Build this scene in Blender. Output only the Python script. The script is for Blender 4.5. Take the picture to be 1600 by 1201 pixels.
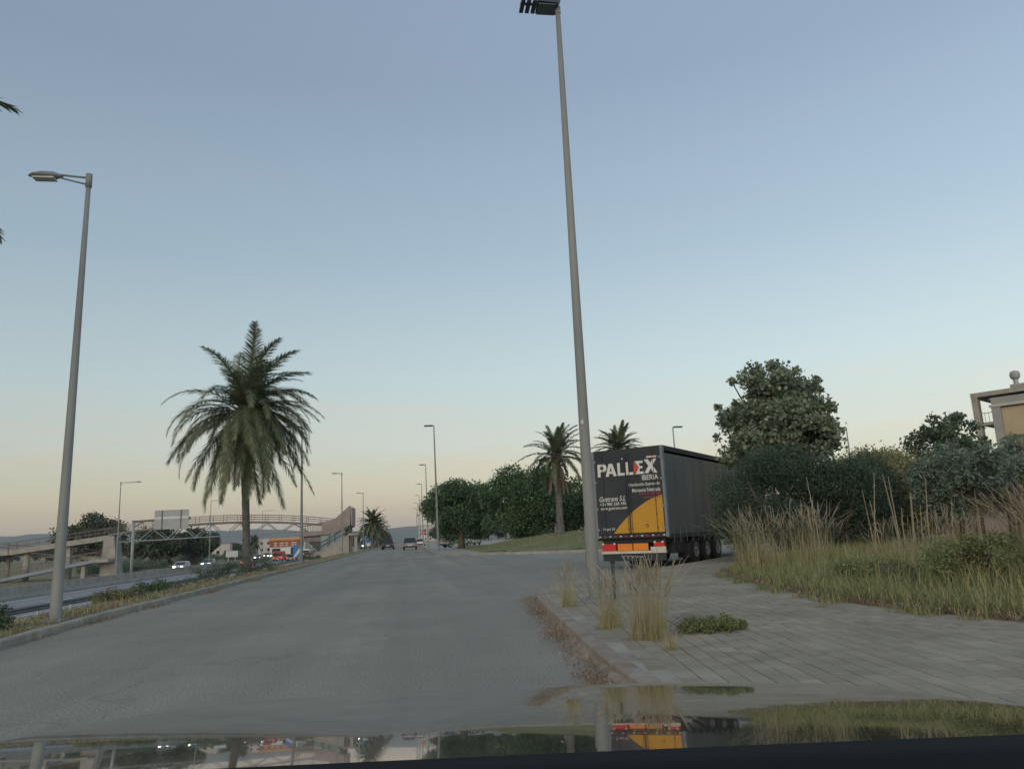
import bpy, bmesh, math, random
import numpy as np
from mathutils import Vector, Matrix

for o in list(bpy.data.objects):
    bpy.data.objects.remove(o)
SC = bpy.context.scene
COL = SC.collection
RAD = math.radians
rnd = random.Random(11)
rng = np.random.default_rng(11)

# ------------------------------------------------------------------ camera
cam_d = bpy.data.cameras.new('camera')
cam_d.sensor_width = 36.0
cam_d.lens = 26.775
cam_d.clip_start = 0.05
cam_d.clip_end = 20000
cam = bpy.data.objects.new('camera', cam_d)
COL.objects.link(cam)
_y, _p, _r = RAD(8.0), RAD(11.2), RAD(2.5)
_F = Vector((math.sin(_y)*math.cos(_p), math.cos(_y)*math.cos(_p), math.sin(_p)))
_R0 = Vector((math.cos(_y), -math.sin(_y), 0)); _U0 = _R0.cross(_F)
_R = _R0*math.cos(_r) - _U0*math.sin(_r); _U = _U0*math.cos(_r) + _R0*math.sin(_r)
_m = Matrix((_R, _U, -_F)).transposed().to_4x4()
_m.translation = (0, 0, 1.25)
cam.matrix_world = _m
SC.camera = cam

# ------------------------------------------------------------------ sky, sun, exposure
SUN_EL, SUN_AZ = RAD(4.0), RAD(205)         # the sun is about to set behind the car (azimuth clockwise from +Y)
world = bpy.data.worlds.new('World'); SC.world = world; world.use_nodes = True
nt = world.node_tree; nt.nodes.clear()
def srgb(r, g, b):
    f = lambda c: c/12.92 if c <= .04045 else ((c+.055)/1.055)**2.4
    return (f(r/255), f(g/255), f(b/255), 1)
out = nt.nodes.new('ShaderNodeOutputWorld')
bg = nt.nodes.new('ShaderNodeBackground')
sky = nt.nodes.new('ShaderNodeTexSky'); sky.sky_type = 'NISHITA'; sky.sun_disc = False
sky.sun_elevation = SUN_EL; sky.sun_rotation = SUN_AZ; sky.air_density = 1.2; sky.dust_density = 2.0; sky.ozone_density = 1.5
tc = nt.nodes.new('ShaderNodeTexCoord')
sep = nt.nodes.new('ShaderNodeSeparateXYZ'); nt.links.new(tc.outputs['Generated'], sep.inputs[0])
ramp = nt.nodes.new('ShaderNodeValToRGB'); nt.links.new(sep.outputs['Z'], ramp.inputs[0])
stops = [(0.0, (206, 182, 160)), (0.037, (210, 194, 166)), (0.065, (213, 209, 180)), (0.12, (207, 214, 204)),
         (0.20, (192, 210, 213)), (0.35, (163, 185, 201)), (0.54, (140, 159, 181)), (1.0, (132, 151, 176))]
el = ramp.color_ramp.elements
while len(el) < len(stops): el.new(0.5)
for e, (p, c) in zip(el, stops):
    e.position = p; e.color = srgb(*c)
# thin streaks of cloud low over the horizon
mp = nt.nodes.new('ShaderNodeMapping'); mp.inputs['Scale'].default_value = (3, 3, 34)
nt.links.new(tc.outputs['Generated'], mp.inputs[0])
nz = nt.nodes.new('ShaderNodeTexNoise'); nz.inputs['Scale'].default_value = 2.2; nz.inputs['Detail'].default_value = 5
nt.links.new(mp.outputs[0], nz.inputs['Vector'])
cr = nt.nodes.new('ShaderNodeValToRGB'); cr.color_ramp.elements[0].position = .50; cr.color_ramp.elements[1].position = .74
nt.links.new(nz.outputs[0], cr.inputs[0])
zr = nt.nodes.new('ShaderNodeValToRGB')
zr.color_ramp.elements[0].position = .03; zr.color_ramp.elements[0].color = (0, 0, 0, 1)
zr.color_ramp.elements[1].position = .08; zr.color_ramp.elements[1].color = (.55, .55, .55, 1)
e3 = zr.color_ramp.elements.new(.22); e3.color = (0, 0, 0, 1)
nt.links.new(sep.outputs['Z'], zr.inputs[0])
cm = nt.nodes.new('ShaderNodeMath'); cm.operation = 'MULTIPLY'
nt.links.new(cr.outputs[0], cm.inputs[0]); nt.links.new(zr.outputs[0], cm.inputs[1])
cx = nt.nodes.new('ShaderNodeMix'); cx.data_type = 'RGBA'
nt.links.new(cm.outputs[0], cx.inputs['Factor']); nt.links.new(ramp.outputs[0], cx.inputs['A'])
cx.inputs['B'].default_value = srgb(226, 204, 182)
ns = nt.nodes.new('ShaderNodeMix'); ns.data_type = 'RGBA'; ns.blend_type = 'MULTIPLY'; ns.inputs['Factor'].default_value = 1
nt.links.new(sky.outputs[0], ns.inputs['A']); ns.inputs['B'].default_value = (.10, .10, .10, 1)
mx = nt.nodes.new('ShaderNodeMix'); mx.data_type = 'RGBA'; mx.inputs['Factor'].default_value = .92
nt.links.new(ns.outputs['Result'], mx.inputs['A']); nt.links.new(cx.outputs['Result'], mx.inputs['B'])
# the sky pales smoothly towards the right of the street
dt = nt.nodes.new('ShaderNodeVectorMath'); dt.operation = 'DOT_PRODUCT'; dt.inputs[1].default_value = (math.cos(RAD(8)), -math.sin(RAD(8)), 0)
nt.links.new(tc.outputs['Generated'], dt.inputs[0])
ma = nt.nodes.new('ShaderNodeMath'); ma.operation = 'MULTIPLY_ADD'; ma.inputs[1].default_value = .27; ma.inputs[2].default_value = 1.02
nt.links.new(dt.outputs['Value'], ma.inputs[0])
sv = nt.nodes.new('ShaderNodeVectorMath'); sv.operation = 'SCALE'
nt.links.new(mx.outputs['Result'], sv.inputs[0]); nt.links.new(ma.outputs[0], sv.inputs['Scale'])
nt.links.new(sv.outputs[0], bg.inputs['Color'])
bg.inputs['Strength'].default_value = 1.0
nt.links.new(bg.outputs[0], out.inputs['Surface'])

sun_d = bpy.data.lights.new('sun', 'SUN'); sun_d.energy = 1.5; sun_d.angle = RAD(45); sun_d.color = (1, .86, .70)
sun = bpy.data.objects.new('sun', sun_d); COL.objects.link(sun)
_sd = Vector((math.sin(SUN_AZ)*math.cos(RAD(16)), math.cos(SUN_AZ)*math.cos(RAD(16)), math.sin(RAD(16))))
sun.rotation_euler = _sd.to_track_quat('Z', 'Y').to_euler()
SC.view_settings.view_transform = 'Standard'; SC.view_settings.look = 'None'
SC.view_settings.exposure = 0.18; SC.view_settings.gamma = 1.0; SC.view_settings.use_curve_mapping = False
SC.render.engine = 'CYCLES'
SC.cycles.use_denoising = True
SC.cycles.max_bounces = 6; SC.cycles.diffuse_bounces = 3; SC.cycles.glossy_bounces = 3
SC.cycles.transmission_bounces = 3; SC.cycles.transparent_max_bounces = 4; SC.cycles.volume_bounces = 0

# ------------------------------------------------------------------ materials
MATS = {}
def mat(name, c1, c2=None, scale=4, rough=.8, bump=0, bscale=None, metal=0, island=0, trans=0, emit=0, spec=.3, detail=4, coat=0, c3=None, stretch=(1, 1, 1)):
    if name in MATS: return MATS[name]
    m = bpy.data.materials.new(name); m.use_nodes = True
    t = m.node_tree; b = t.nodes['Principled BSDF']
    b.inputs['Roughness'].default_value = rough; b.inputs['Metallic'].default_value = metal
    b.inputs['Specular IOR Level'].default_value = spec
    if coat: b.inputs['Coat Weight'].default_value = coat; b.inputs['Coat Roughness'].default_value = .03
    A = lambda c: tuple(c)+(1,)
    if c2 is None: c2 = tuple(x*.85 for x in c1)
    geo = t.nodes.new('ShaderNodeNewGeometry')
    r = t.nodes.new('ShaderNodeValToRGB')
    r.color_ramp.elements[0].color = A(c1); r.color_ramp.elements[1].color = A(c2)
    if island:
        r.color_ramp.elements[0].position = 0; r.color_ramp.elements[1].position = 1
        t.links.new(geo.outputs['Random Per Island'], r.inputs[0])
    else:
        mpn = t.nodes.new('ShaderNodeMapping'); mpn.inputs['Scale'].default_value = stretch
        t.links.new(geo.outputs['Position'], mpn.inputs[0])
        n = t.nodes.new('ShaderNodeTexNoise'); n.inputs['Scale'].default_value = scale; n.inputs['Detail'].default_value = detail
        n.inputs['Roughness'].default_value = .65
        t.links.new(mpn.outputs[0], n.inputs['Vector'])
        r.color_ramp.elements[0].position = .32; r.color_ramp.elements[1].position = .68
        t.links.new(n.outputs[0], r.inputs[0])
    if c3 is not None:
        e = r.color_ramp.elements.new(.5); e.color = A(c3)
    t.links.new(r.outputs[0], b.inputs['Base Color'])
    if bump:
        n2 = t.nodes.new('ShaderNodeTexNoise'); n2.inputs['Scale'].default_value = bscale or scale*6; n2.inputs['Detail'].default_value = 3
        t.links.new(geo.outputs['Position'], n2.inputs['Vector'])
        bp = t.nodes.new('ShaderNodeBump'); bp.inputs['Strength'].default_value = bump; bp.inputs['Distance'].default_value = .02
        t.links.new(n2.outputs[0], bp.inputs['Height']); t.links.new(bp.outputs[0], b.inputs['Normal'])
    if emit:
        b.inputs['Emission Color'].default_value = A(c1); b.inputs['Emission Strength'].default_value = emit
    if trans:
        tr = t.nodes.new('ShaderNodeBsdfTranslucent'); t.links.new(r.outputs[0], tr.inputs['Color'])
        ms = t.nodes.new('ShaderNodeMixShader'); ms.inputs[0].default_value = trans
        o = t.nodes['Material Output']
        t.links.new(b.outputs[0], ms.inputs[1]); t.links.new(tr.outputs[0], ms.inputs[2]); t.links.new(ms.outputs[0], o.inputs['Surface'])
    MATS[name] = m
    return m

def asphalt_mat(name, lo, hi, patch):
    """worn asphalt: fine aggregate, broad patches, a few cracks"""
    m = mat(name, lo, hi, scale=.35, rough=.85, bump=.25, bscale=90, detail=8)
    t = m.node_tree; b = t.nodes['Principled BSDF']
    src = b.inputs['Base Color'].links[0].from_socket
    geo = next(n for n in t.nodes if n.type == 'NEW_GEOMETRY')
    n = t.nodes.new('ShaderNodeTexNoise'); n.inputs['Scale'].default_value = 45; n.inputs['Detail'].default_value = 6
    t.links.new(geo.outputs['Position'], n.inputs['Vector'])
    r = t.nodes.new('ShaderNodeValToRGB'); r.color_ramp.elements[0].position = .3; r.color_ramp.elements[1].position = .75
    r.color_ramp.elements[0].color = (.58, .58, .58, 1); r.color_ramp.elements[1].color = (1.46, 1.46, 1.42, 1)
    t.links.new(n.outputs[0], r.inputs[0])
    x = t.nodes.new('ShaderNodeMix'); x.data_type = 'RGBA'; x.blend_type = 'MULTIPLY'; x.inputs['Factor'].default_value = 1
    t.links.new(src, x.inputs['A']); t.links.new(r.outputs[0], x.inputs['B'])
    mt_ = t.nodes.new('ShaderNodeMapping'); mt_.inputs['Scale'].default_value = (1.1, .035, 1); t.links.new(geo.outputs['Position'], mt_.inputs[0])
    ntk = t.nodes.new('ShaderNodeTexNoise'); ntk.inputs['Scale'].default_value = 1.0; ntk.inputs['Detail'].default_value = 3; t.links.new(mt_.outputs[0], ntk.inputs['Vector'])
    rtk = t.nodes.new('ShaderNodeMapRange'); rtk.inputs['From Min'].default_value = .3; rtk.inputs['From Max'].default_value = .7; rtk.inputs['To Min'].default_value = .86; rtk.inputs['To Max'].default_value = 1.10
    t.links.new(ntk.outputs[0], rtk.inputs['Value'])
    xtk = t.nodes.new('ShaderNodeVectorMath'); xtk.operation = 'SCALE'; t.links.new(x.outputs['Result'], xtk.inputs[0]); t.links.new(rtk.outputs[0], xtk.inputs['Scale'])
    v = t.nodes.new('ShaderNodeTexVoronoi'); v.feature = 'DISTANCE_TO_EDGE'; v.inputs['Scale'].default_value = .16
    nw = t.nodes.new('ShaderNodeTexNoise'); nw.inputs['Scale'].default_value = .8; nw.inputs['Detail'].default_value = 5
    t.links.new(geo.outputs['Position'], nw.inputs['Vector'])
    mv = t.nodes.new('ShaderNodeMix'); mv.data_type = 'VECTOR'; mv.inputs['Factor'].default_value = .5
    vs = t.nodes.new('ShaderNodeVectorMath'); vs.operation = 'SCALE'; vs.inputs['Scale'].default_value = 2.2
    t.links.new(nw.outputs['Color'], vs.inputs[0])
    va = t.nodes.new('ShaderNodeVectorMath'); va.operation = 'ADD'
    t.links.new(geo.outputs['Position'], va.inputs[0]); t.links.new(vs.outputs[0], va.inputs[1])
    t.links.new(va.outputs[0], v.inputs['Vector'])
    cr = t.nodes.new('ShaderNodeValToRGB'); cr.color_ramp.elements[0].position = 0; cr.color_ramp.elements[1].position = .006
    cr.color_ramp.elements[0].color = (.55, .55, .55, 1); cr.color_ramp.elements[1].color = (1, 1, 1, 1)
    t.links.new(v.outputs['Distance'], cr.inputs[0])
    x2 = t.nodes.new('ShaderNodeMix'); x2.data_type = 'RGBA'; x2.blend_type = 'MULTIPLY'; x2.inputs['Factor'].default_value = patch
    t.links.new(xtk.outputs[0], x2.inputs['A']); t.links.new(cr.outputs[0], x2.inputs['B'])
    t.links.new(x2.outputs['Result'], b.inputs['Base Color'])
    return m
asphalt = asphalt_mat('asphalt_worn', (.238, .220, .182), (.302, .28, .232), .4)
asphalt_m = asphalt_mat('asphalt_motorway', (.24, .245, .25), (.28, .285, .28), .2)
concrete = mat('concrete', (.25, .23, .195), (.39, .36, .31), 1.2, .9, .3, 25, detail=8)
concrete_pink = mat('concrete_painted', (.24, .195, .175), (.32, .26, .23), .8, .9, .2, 12)
kerb_m = mat('kerb_stone', (.24, .215, .175), (.42, .38, .31), 1.7, .9, .4, 30, detail=8)
kerb_red = mat('kerb_stone_soiled', (.22, .175, .135), (.36, .315, .255), 3, .9, .4, 30, detail=8)
paver_m = mat('paver_concrete', (.235, .205, .15), (.35, .308, .232), .9, .88, .35, 70, detail=9)
joint_m = mat('paver_joint', (.06, .055, .045), (.10, .09, .07), 4, .95)
soil = mat('soil_red', (.19, .145, .105), (.35, .285, .215), 5, .95, .5, 20, detail=8)
drygrass_g = mat('ground_dry_grass', (.20, .155, .085), (.36, .28, .17), .9, .95, .5, 10, detail=9, c3=(.17, .155, .075))
lawn_m = mat('lawn', (.13, .15, .06), (.25, .21, .11), .35, .95, .6, 9, detail=9, c3=(.17, .17, .075))
white_paint = mat('road_paint', (.55, .54, .50), (.74, .73, .70), 6, .8, detail=8)
steel = mat('galvanised_steel', (.30, .31, .31), (.40, .41, .40), 2, .55, metal=.35)
pole_l = mat('pole_weathered', (.20, .215, .21), (.29, .30, .28), 1.4, .7, metal=.1, stretch=(1, 1, .3), detail=7)
pole_m = mat('pole_concrete_grey', (.20, .21, .20), (.28, .285, .265), 1.1, .75, .1, 30, detail=8, stretch=(1, 1, .25))
lamp_dark = mat('lamp_dark', (.045, .06, .08), (.07, .085, .10), 3, .5)
lamp_grey = mat('lamp_grey', (.24, .25, .24), (.32, .33, .32), 3, .55)
lens_m = mat('lamp_glass', (.5, .5, .46), (.6, .6, .56), 6, .25, spec=.5)
truss_m = mat('truss_paint', (.20, .25, .26), (.28, .32, .33), 1, .7)
rail_m = mat('rail_brown', (.13, .10, .085), (.20, .16, .13), 1, .7)
deck_m = mat('deck_grey', (.15, .14, .125), (.22, .205, .185), 1, .8)
stair_m = mat('stair_green', (.06, .08, .07), (.10, .12, .11), 1, .8)
black = mat('black_plastic', (.012, .013, .016), (.02, .02, .024), 5, .6)
tyre = mat('tyre_rubber', (.018, .018, .018), (.03, .03, .03), 8, .85)
glass_d = mat('car_glass', (.02, .025, .03), (.03, .035, .04), 2, .08, spec=.6)
rim_m = mat('wheel_rim', (.30, .31, .32), (.40, .40, .41), 5, .3, metal=.8)
bark = mat('bark', (.09, .07, .055), (.17, .14, .11), 4, .95, .6, 14, detail=7)
palm_bark = mat('palm_bark', (.075, .072, .065), (.17, .16, .145), 5, .95, .7, 16, detail=7)
def leafm(name, a, b, c, tr=.22, rough=.6, k=1.75):
    a, b, c = [tuple(min(.5, x*k) for x in q) for q in (a, b, c)]
    return mat(name, a, b, island=1, trans=tr, rough=rough, c3=c, spec=.25)
leaf_plane = leafm('leaf_plane', (.058, .080, .055), (.165, .170, .115), (.095, .122, .082), k=1.95)
leaf_dark = leafm('leaf_dark', (.030, .046, .030), (.085, .105, .06), (.052, .074, .045), k=1.9)
leaf_carob = leafm('leaf_carob', (.022, .042, .024), (.075, .115, .05), (.042, .075, .036), k=1.95)
leaf_feather = leafm('leaf_feather', (.024, .044, .032), (.07, .10, .06), (.042, .07, .045), k=1.45)
leaf_ole = leafm('leaf_oleander', (.055, .085, .065), (.15, .17, .12), (.09, .12, .09))
leaf_olive = leafm('leaf_olive', (.075, .085, .04), (.20, .18, .095), (.125, .125, .06))
leaf_weed = leafm('leaf_weed', (.06, .08, .03), (.17, .18, .08), (.10, .12, .05))
leaf_far = leafm('leaf_far', (.035, .05, .03), (.09, .10, .06), (.055, .07, .04), .1, k=1.3)
frond_m = leafm('palm_frond', (.045, .06, .035), (.12, .12, .065), (.075, .09, .05), .2, .5)
frond_dry = leafm('palm_frond_dry', (.13, .095, .065), (.24, .18, .13), (.18, .13, .09), .15, k=1.2)
straw = leafm('grass_straw', (.26, .21, .10), (.44, .36, .20), (.34, .28, .14), .3, k=1.4)
grass_gr = leafm('grass_green', (.07, .09, .03), (.24, .20, .10), (.13, .14, .055), .3, k=2.0)
plume_m = leafm('grass_plume', (.24, .17, .12), (.40, .31, .23), (.32, .245, .175), .3, k=1.75)
twig_m = leafm('dry_litter', (.13, .08, .045), (.36, .26, .16), (.24, .16, .10), .1, k=1.35)
stalk_m = leafm('cane_stalk', (.17, .15, .10), (.32, .28, .20), (.25, .22, .15), .1, k=1.2)
hill_m = mat('hill_scrub', (.07, .085, .06), (.13, .13, .10), .006, .95, detail=8)

# ------------------------------------------------------------------ helpers
def link(o, parent=None):
    COL.objects.link(o)
    if parent is not None: o.parent = parent
    return o
def tag(o, label=None, cat=None, group=None, kind=None):
    if label: o['label'] = label
    if cat: o['category'] = cat
    if group: o['group'] = group
    if kind: o['kind'] = kind
    return o
def empty(name, loc=(0, 0, 0), rz=0, label=None, cat=None, group=None):
    o = bpy.data.objects.new(name, None); o.location = loc; o.rotation_euler = (0, 0, rz); o.empty_display_size = .2
    link(o); return tag(o, label, cat, group)
def copy_tree(o, parent=None):
    c = o.copy(); link(c)
    if parent is not None: c.parent = parent
    for ch in list(o.children): copy_tree(ch, c)
    return c
class MB:
    def __init__(s): s.v = []; s.f = []
    def add(s, v, f):
        n = len(s.v); s.v += [tuple(p) for p in v]; s.f += [tuple(i+n for i in q) for q in f]; return s
    def box(s, x0, x1, y0, y1, z0, z1):
        v = [(x, y, z) for z in (z0, z1) for y in (y0, y1) for x in (x0, x1)]
        return s.add(v, [(0, 2, 3, 1), (4, 5, 7, 6), (0, 1, 5, 4), (2, 6, 7, 3), (0, 4, 6, 2), (1, 3, 7, 5)])
    def beam(s, a, b, w, h=None):
        h = h or w; a = Vector(a); b = Vector(b); d = (b-a).normalized()
        u = d.cross(Vector((0, 0, 1)))
        if u.length < 1e-3: u = Vector((1, 0, 0))
        u.normalize(); k = u.cross(d)
        v = [p + u*sx*w/2 + k*sy*h/2 for p in (a, b) for sx, sy in ((-1, -1), (1, -1), (1, 1), (-1, 1))]
        return s.add(v, [(0, 1, 2, 3), (7, 6, 5, 4), (0, 4, 5, 1), (1, 5, 6, 2), (2, 6, 7, 3), (3, 7, 4, 0)])
    def tube(s, pts, radii, n=8, cap=True):
        pts = [Vector(p) for p in pts]
        if not hasattr(radii, '__len__'): radii = [radii]*len(pts)
        vs = []; up = None
        for i, p in enumerate(pts):
            d = (pts[min(i+1, len(pts)-1)] - pts[max(i-1, 0)]).normalized()
            if up is None:
                up = Vector((1, 0, 0)) if abs(d.x) < .8 else Vector((0, 1, 0))
            u = (up - d*up.dot(d)).normalized(); w = d.cross(u); up = u
            vs += [p + (u*math.cos(a)+w*math.sin(a))*radii[i] for a in [2*math.pi*k/n for k in range(n)]]
        fs = [(i*n+k, i*n+(k+1) % n, (i+1)*n+(k+1) % n, (i+1)*n+k) for i in range(len(pts)-1) for k in range(n)]
        if cap: fs += [tuple(range(n))[::-1], tuple(range((len(pts)-1)*n, len(pts)*n))]
        return s.add(vs, fs)
    def prism(s, poly, z0, z1):
        n = len(poly)
        v = [(x, y, z0) for x, y in poly] + [(x, y, z1) for x, y in poly]
        return s.add(v, [tuple(range(n))[::-1], tuple(range(n, 2*n))] + [(i, (i+1) % n, n+(i+1) % n, n+i) for i in range(n)])
    def xprism(s, poly, x0, x1):       # polygon in (y, z), extruded along x
        n = len(poly)
        v = [(x0, y, z) for y, z in poly] + [(x1, y, z) for y, z in poly]
        return s.add(v, [tuple(range(n)), tuple(range(n, 2*n))[::-1]] + [(i, n+i, n+(i+1) % n, (i+1) % n) for i in range(n)])
    def mesh(s, name, m, smooth=False):
        me = bpy.data.meshes.new(name); me.from_pydata(s.v, [], s.f)
        me.materials.append(m)
        bm = bmesh.new(); bm.from_mesh(me); bmesh.ops.recalc_face_normals(bm, faces=bm.faces); bm.to_mesh(me); bm.free()
        if smooth: me.polygons.foreach_set('use_smooth', [True]*len(me.polygons))
        return me
    def build(s, name, m, parent=None, smooth=False):
        return link(bpy.data.objects.new(name, s.mesh(name, m, smooth)), parent)
def npmesh(name, V, Fq, m):
    """V (n,3), Fq (k,3|4) arrays -> mesh"""
    me = bpy.data.meshes.new(name); k, q = Fq.shape
    me.vertices.add(len(V)); me.vertices.foreach_set('co', np.ascontiguousarray(V, dtype=np.float32).ravel())
    me.loops.add(k*q); me.loops.foreach_set('vertex_index', np.ascontiguousarray(Fq, dtype=np.int32).ravel())
    me.polygons.add(k); me.polygons.foreach_set('loop_start', np.arange(0, k*q, q, dtype=np.int32))
    me.update(calc_edges=True); me.materials.append(m); return me
def npobj(name, me, parent=None): return link(bpy.data.objects.new(name, me), parent)
def unit(a): return a/np.maximum(np.linalg.norm(a, axis=1, keepdims=True), 1e-6)

def leaves_at(P, D, size, aspect=.55, spread=.8):
    """one folded leaf per point, pointing roughly along D"""
    n = len(P)
    d = unit(D + rng.normal(0, spread, (n, 3)))
    s = unit(np.cross(d, rng.normal(0, 1, (n, 3)))); nn = np.cross(d, s)
    L = size*rng.uniform(.6, 1.3, (n, 1)); W = L*aspect*.5
    a = P - d*L*.5; b = P + s*W + nn*W*.35; c = P + d*L*.5; e = P - s*W + nn*W*.35
    V = np.stack([a, b, c, e], 1).reshape(-1, 3)
    return V, np.arange(n*4).reshape(-1, 4)
def crown(name, clumps, n, size, m, parent=None, aspect=.6, seed=0, shell=.55, spread=.8):
    global rng
    rng = np.random.default_rng(seed+5)
    C = np.array([c[:3] for c in clumps]); Rr = np.array([c[3] if np.isscalar(c[3]) else c[3][0] for c in clumps])
    w = Rr**2; idx = rng.choice(len(C), n, p=w/w.sum())
    d = unit(rng.normal(0, 1, (n, 3)))
    rad = (shell + (1-shell)*rng.random((n, 1))**.7)*Rr[idx][:, None]
    rad *= 1 + .16*rng.normal(0, 1, (n, 1))
    P = C[idx] + d*rad*np.array([1, 1, .85])
    V, F = leaves_at(P, d + np.array([0, 0, -.15]), size, aspect, spread)
    return npobj(name, npmesh(name, V, F, m), parent)
def blades(name, P, L, lean, width, m, parent=None, seg=3, droop=.5, bias=(0, 0), as_mesh=False):
    """curved grass blades at base points P (n,3); lengths L (n,), lean 0..1"""
    n = len(P); az = rng.uniform(0, 2*math.pi, n)
    h = np.stack([np.cos(az), np.sin(az), np.zeros(n)], 1)*np.asarray(lean).reshape(-1, 1) + np.array([bias[0], bias[1], 0])
    t = np.linspace(0, 1, seg+1)
    side = unit(np.cross(h + 1e-4, np.array([[0, 0, 1.]])))
    rings = []
    for k, tt in enumerate(t):
        q = P + h*(tt**1.6)[..., None]*L[:, None] if False else P + h*(tt**1.6)*L[:, None]
        q = q + np.array([0, 0, 1.])*((tt - droop*np.linalg.norm(h, axis=1)*tt**2.4*.8)*L)[:, None]
        w = width*(1-tt)**.6 if k < seg else 0.0008
        rings += [q - side*w/2, q + side*w/2]
    V = np.stack(rings, 1).reshape(-1, 3); st = 2*(seg+1)
    base = np.arange(n)[:, None]*st
    F = np.concatenate([base + np.array([[2*k, 2*k+1, 2*k+3, 2*k+2]]) for k in range(seg)], 0)
    me = npmesh(name, V, F, m)
    return me if as_mesh else npobj(name, me, parent)

# ------------------------------------------------------------------ ground and roads
def nz2(x, y, s=1.0):
    return math.sin(x*1.3*s+y*.7*s)*.5 + math.sin(x*.47*s-y*1.1*s+1.7)*.5
xs = [-6500, -1500, -400, -150, -80, -60, -46, -44, -20, -19, -17, -15, -13, -11.5, -10.5, -9.5, -8.6, -7.9, -7.0, -6.06, -5.97, 4, 30, 90, 400, 1500, 6500]
zs = [-2.06]*9 + [-2.04, -1.98, -1.85, -1.55, -1.2, -.9, -.58, -.27, -.05, .08, .10, -.03, -.03, -.03, -.03, -.03, -.03, -.03]
ys = [-6500, -1500, -300, -60, -20] + [i*1.5 for i in range(-8, 60)] + [95 + 8*i for i in range(30)] + [420, 700, 1500, 3000, 6500]
mb = MB()
for y in ys:
    for x, z in zip(xs, zs):
        b = .05*nz2(x, y, 1.7) if -18 < x < -6.5 else 0
        mb.v.append((x, y, z+b))
nx = len(xs)
mb.f = [(j*nx+i, j*nx+i+1, (j+1)*nx+i+1, (j+1)*nx+i) for j in range(len(ys)-1) for i in range(nx-1)]
tag(mb.build('ground', drygrass_g, smooth=True), kind='structure')

HD = Vector((1.58, 1.95, 0)).normalized()        # heading of the side street and the parked trailer
HN = Vector((HD.y, -HD.x, 0))                    # to its right
def sheet(name, poly, z, m):
    me = bpy.data.meshes.new(name); me.from_pydata([(x, y, z) for x, y in poly], [], [tuple(range(len(poly)))])
    me.materials.append(m); o = link(bpy.data.objects.new(name, me)); return tag(o, kind='structure')
sheet('road', [(-5.92, -40), (60, -40), (60, 90), (3.2, 90), (3.2, 600), (-5.92, 600)], 0.0, asphalt)
mw = sheet('motorway', [(-43.5, -100), (-19.6, -100), (-19.6, 700), (-43.5, 700)], -2.0, asphalt_m)
MB().prism([(-11.6, 132), (-7.1, 132), (-7.1, 300), (-11.6, 300)], -2.0, -.10).build('slip_road', asphalt)['kind'] = 'structure'
# motorway markings: solid edge lines and lane dashes
line_me = MB().box(-.09, .09, -400, 400, 0, .004).mesh('edge_line', white_paint)
for x in (-21.6, -29.6, -33.4, -42.2):
    o = link(bpy.data.objects.new('edge_line', line_me), mw); o.location = (x, 300, -1.998)
dash_me = MB().box(-.08, .08, 0, 4.5, 0, .004).mesh('lane_dash', white_paint)
for x in (-25.7, -37.8):
    for k in range(28):
        o = link(bpy.data.objects.new('lane_dash', dash_me), mw); o.location = (x, 18+k*10.5, -1.998)
road = bpy.data.objects['road']
MB().box(-.4, 2.1, 0, .45, .003, .007).build('stop_line', white_paint, road).location = (0.1, 57.5, 0)
MB().box(-.06, .06, 0, 9, .003, .007).build('edge_line', white_paint, road).location = (2.15, 58.5, 0)

# ------------------------------------------------------------------ kerbs
def resample(path, step):
    P = [Vector((x, y, 0)) for x, y in path]; outp = [P[0]]; acc = 0
    for a, b in zip(P, P[1:]):
        L = (b-a).length; t = step-acc
        while t <= L:
            outp.append(a + (b-a)*(t/L)); t += step
        acc = L-(t-step)
    return outp
def smooth_path(P, it=3):
    for _ in range(it):
        Q = [P[0]]
        for a, b in zip(P, P[1:]):
            Q += [(a[0]*.75+b[0]*.25, a[1]*.75+b[1]*.25), (a[0]*.25+b[0]*.75, a[1]*.25+b[1]*.75)]
        P = Q + [P[-1]]
    return P
def kerb(name, path, step, m, width=.16, h=.14, maxn=300, jit=.006, side=1):
    root = empty(name); tag(root, kind='structure')
    P = resample(path, step)
    stone = MB()
    L = step-.015; b = .02
    prof = [(0, -.12), (0, h-b), (b, h), (width, h), (width, -.12)]
    n = len(prof); v = [(-L/2, y*side, z) for y, z in prof] + [(L/2, y*side, z) for y, z in prof]
    stone.add(v, [tuple(range(n)), tuple(range(n, 2*n))[::-1]] + [(i, n+i, n+(i+1) % n, (i+1) % n) for i in range(n)])
    me = stone.mesh('kerb_stone', m)
    for i, (a, c) in enumerate(zip(P, P[1:])):
        if i >= maxn: break
        o = link(bpy.data.objects.new('kerb_stone', me), root); mid = (a+c)/2
        o.location = (mid.x + rnd.uniform(-jit, jit), mid.y, rnd.uniform(-jit, jit))
        o.rotation_euler = (rnd.uniform(-.02, .02), rnd.uniform(-.01, .01), math.atan2(c.y-a.y, c.x-a.x))
    return root
kerb('kerb_left', [(-5.45, 4), (-5.6, 11.2), (-5.9, 16.1), (-6.0, 30), (-5.9, 75), (-5.9, 200)], 1.0, kerb_m, side=1, h=.12)
q0 = Vector((3.75, 18.0, 0))
kr_path = smooth_path([(1.55, 1.0), (1.70, 6.7), (1.80, 8.05), (1.97, 10.2), (2.2, 13.2), (2.42, 15.3), (2.9, 17.0)]) + smooth_path([(2.9, 17.0), (3.3, 17.6), (4.3, 18.7)]) + [(q0.x+HD.x*30, q0.y+HD.y*30)]
kerb('kerb_right', kr_path, .8, kerb_red, side=-1)
isl_path = [(2.1, 420), (2.05, 66)] + smooth_path([(2.05, 66), (2.0, 60), (2.5, 56.8), (6.8, 52.0), (12.0, 47.4)]) + [(30, 38)]
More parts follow.
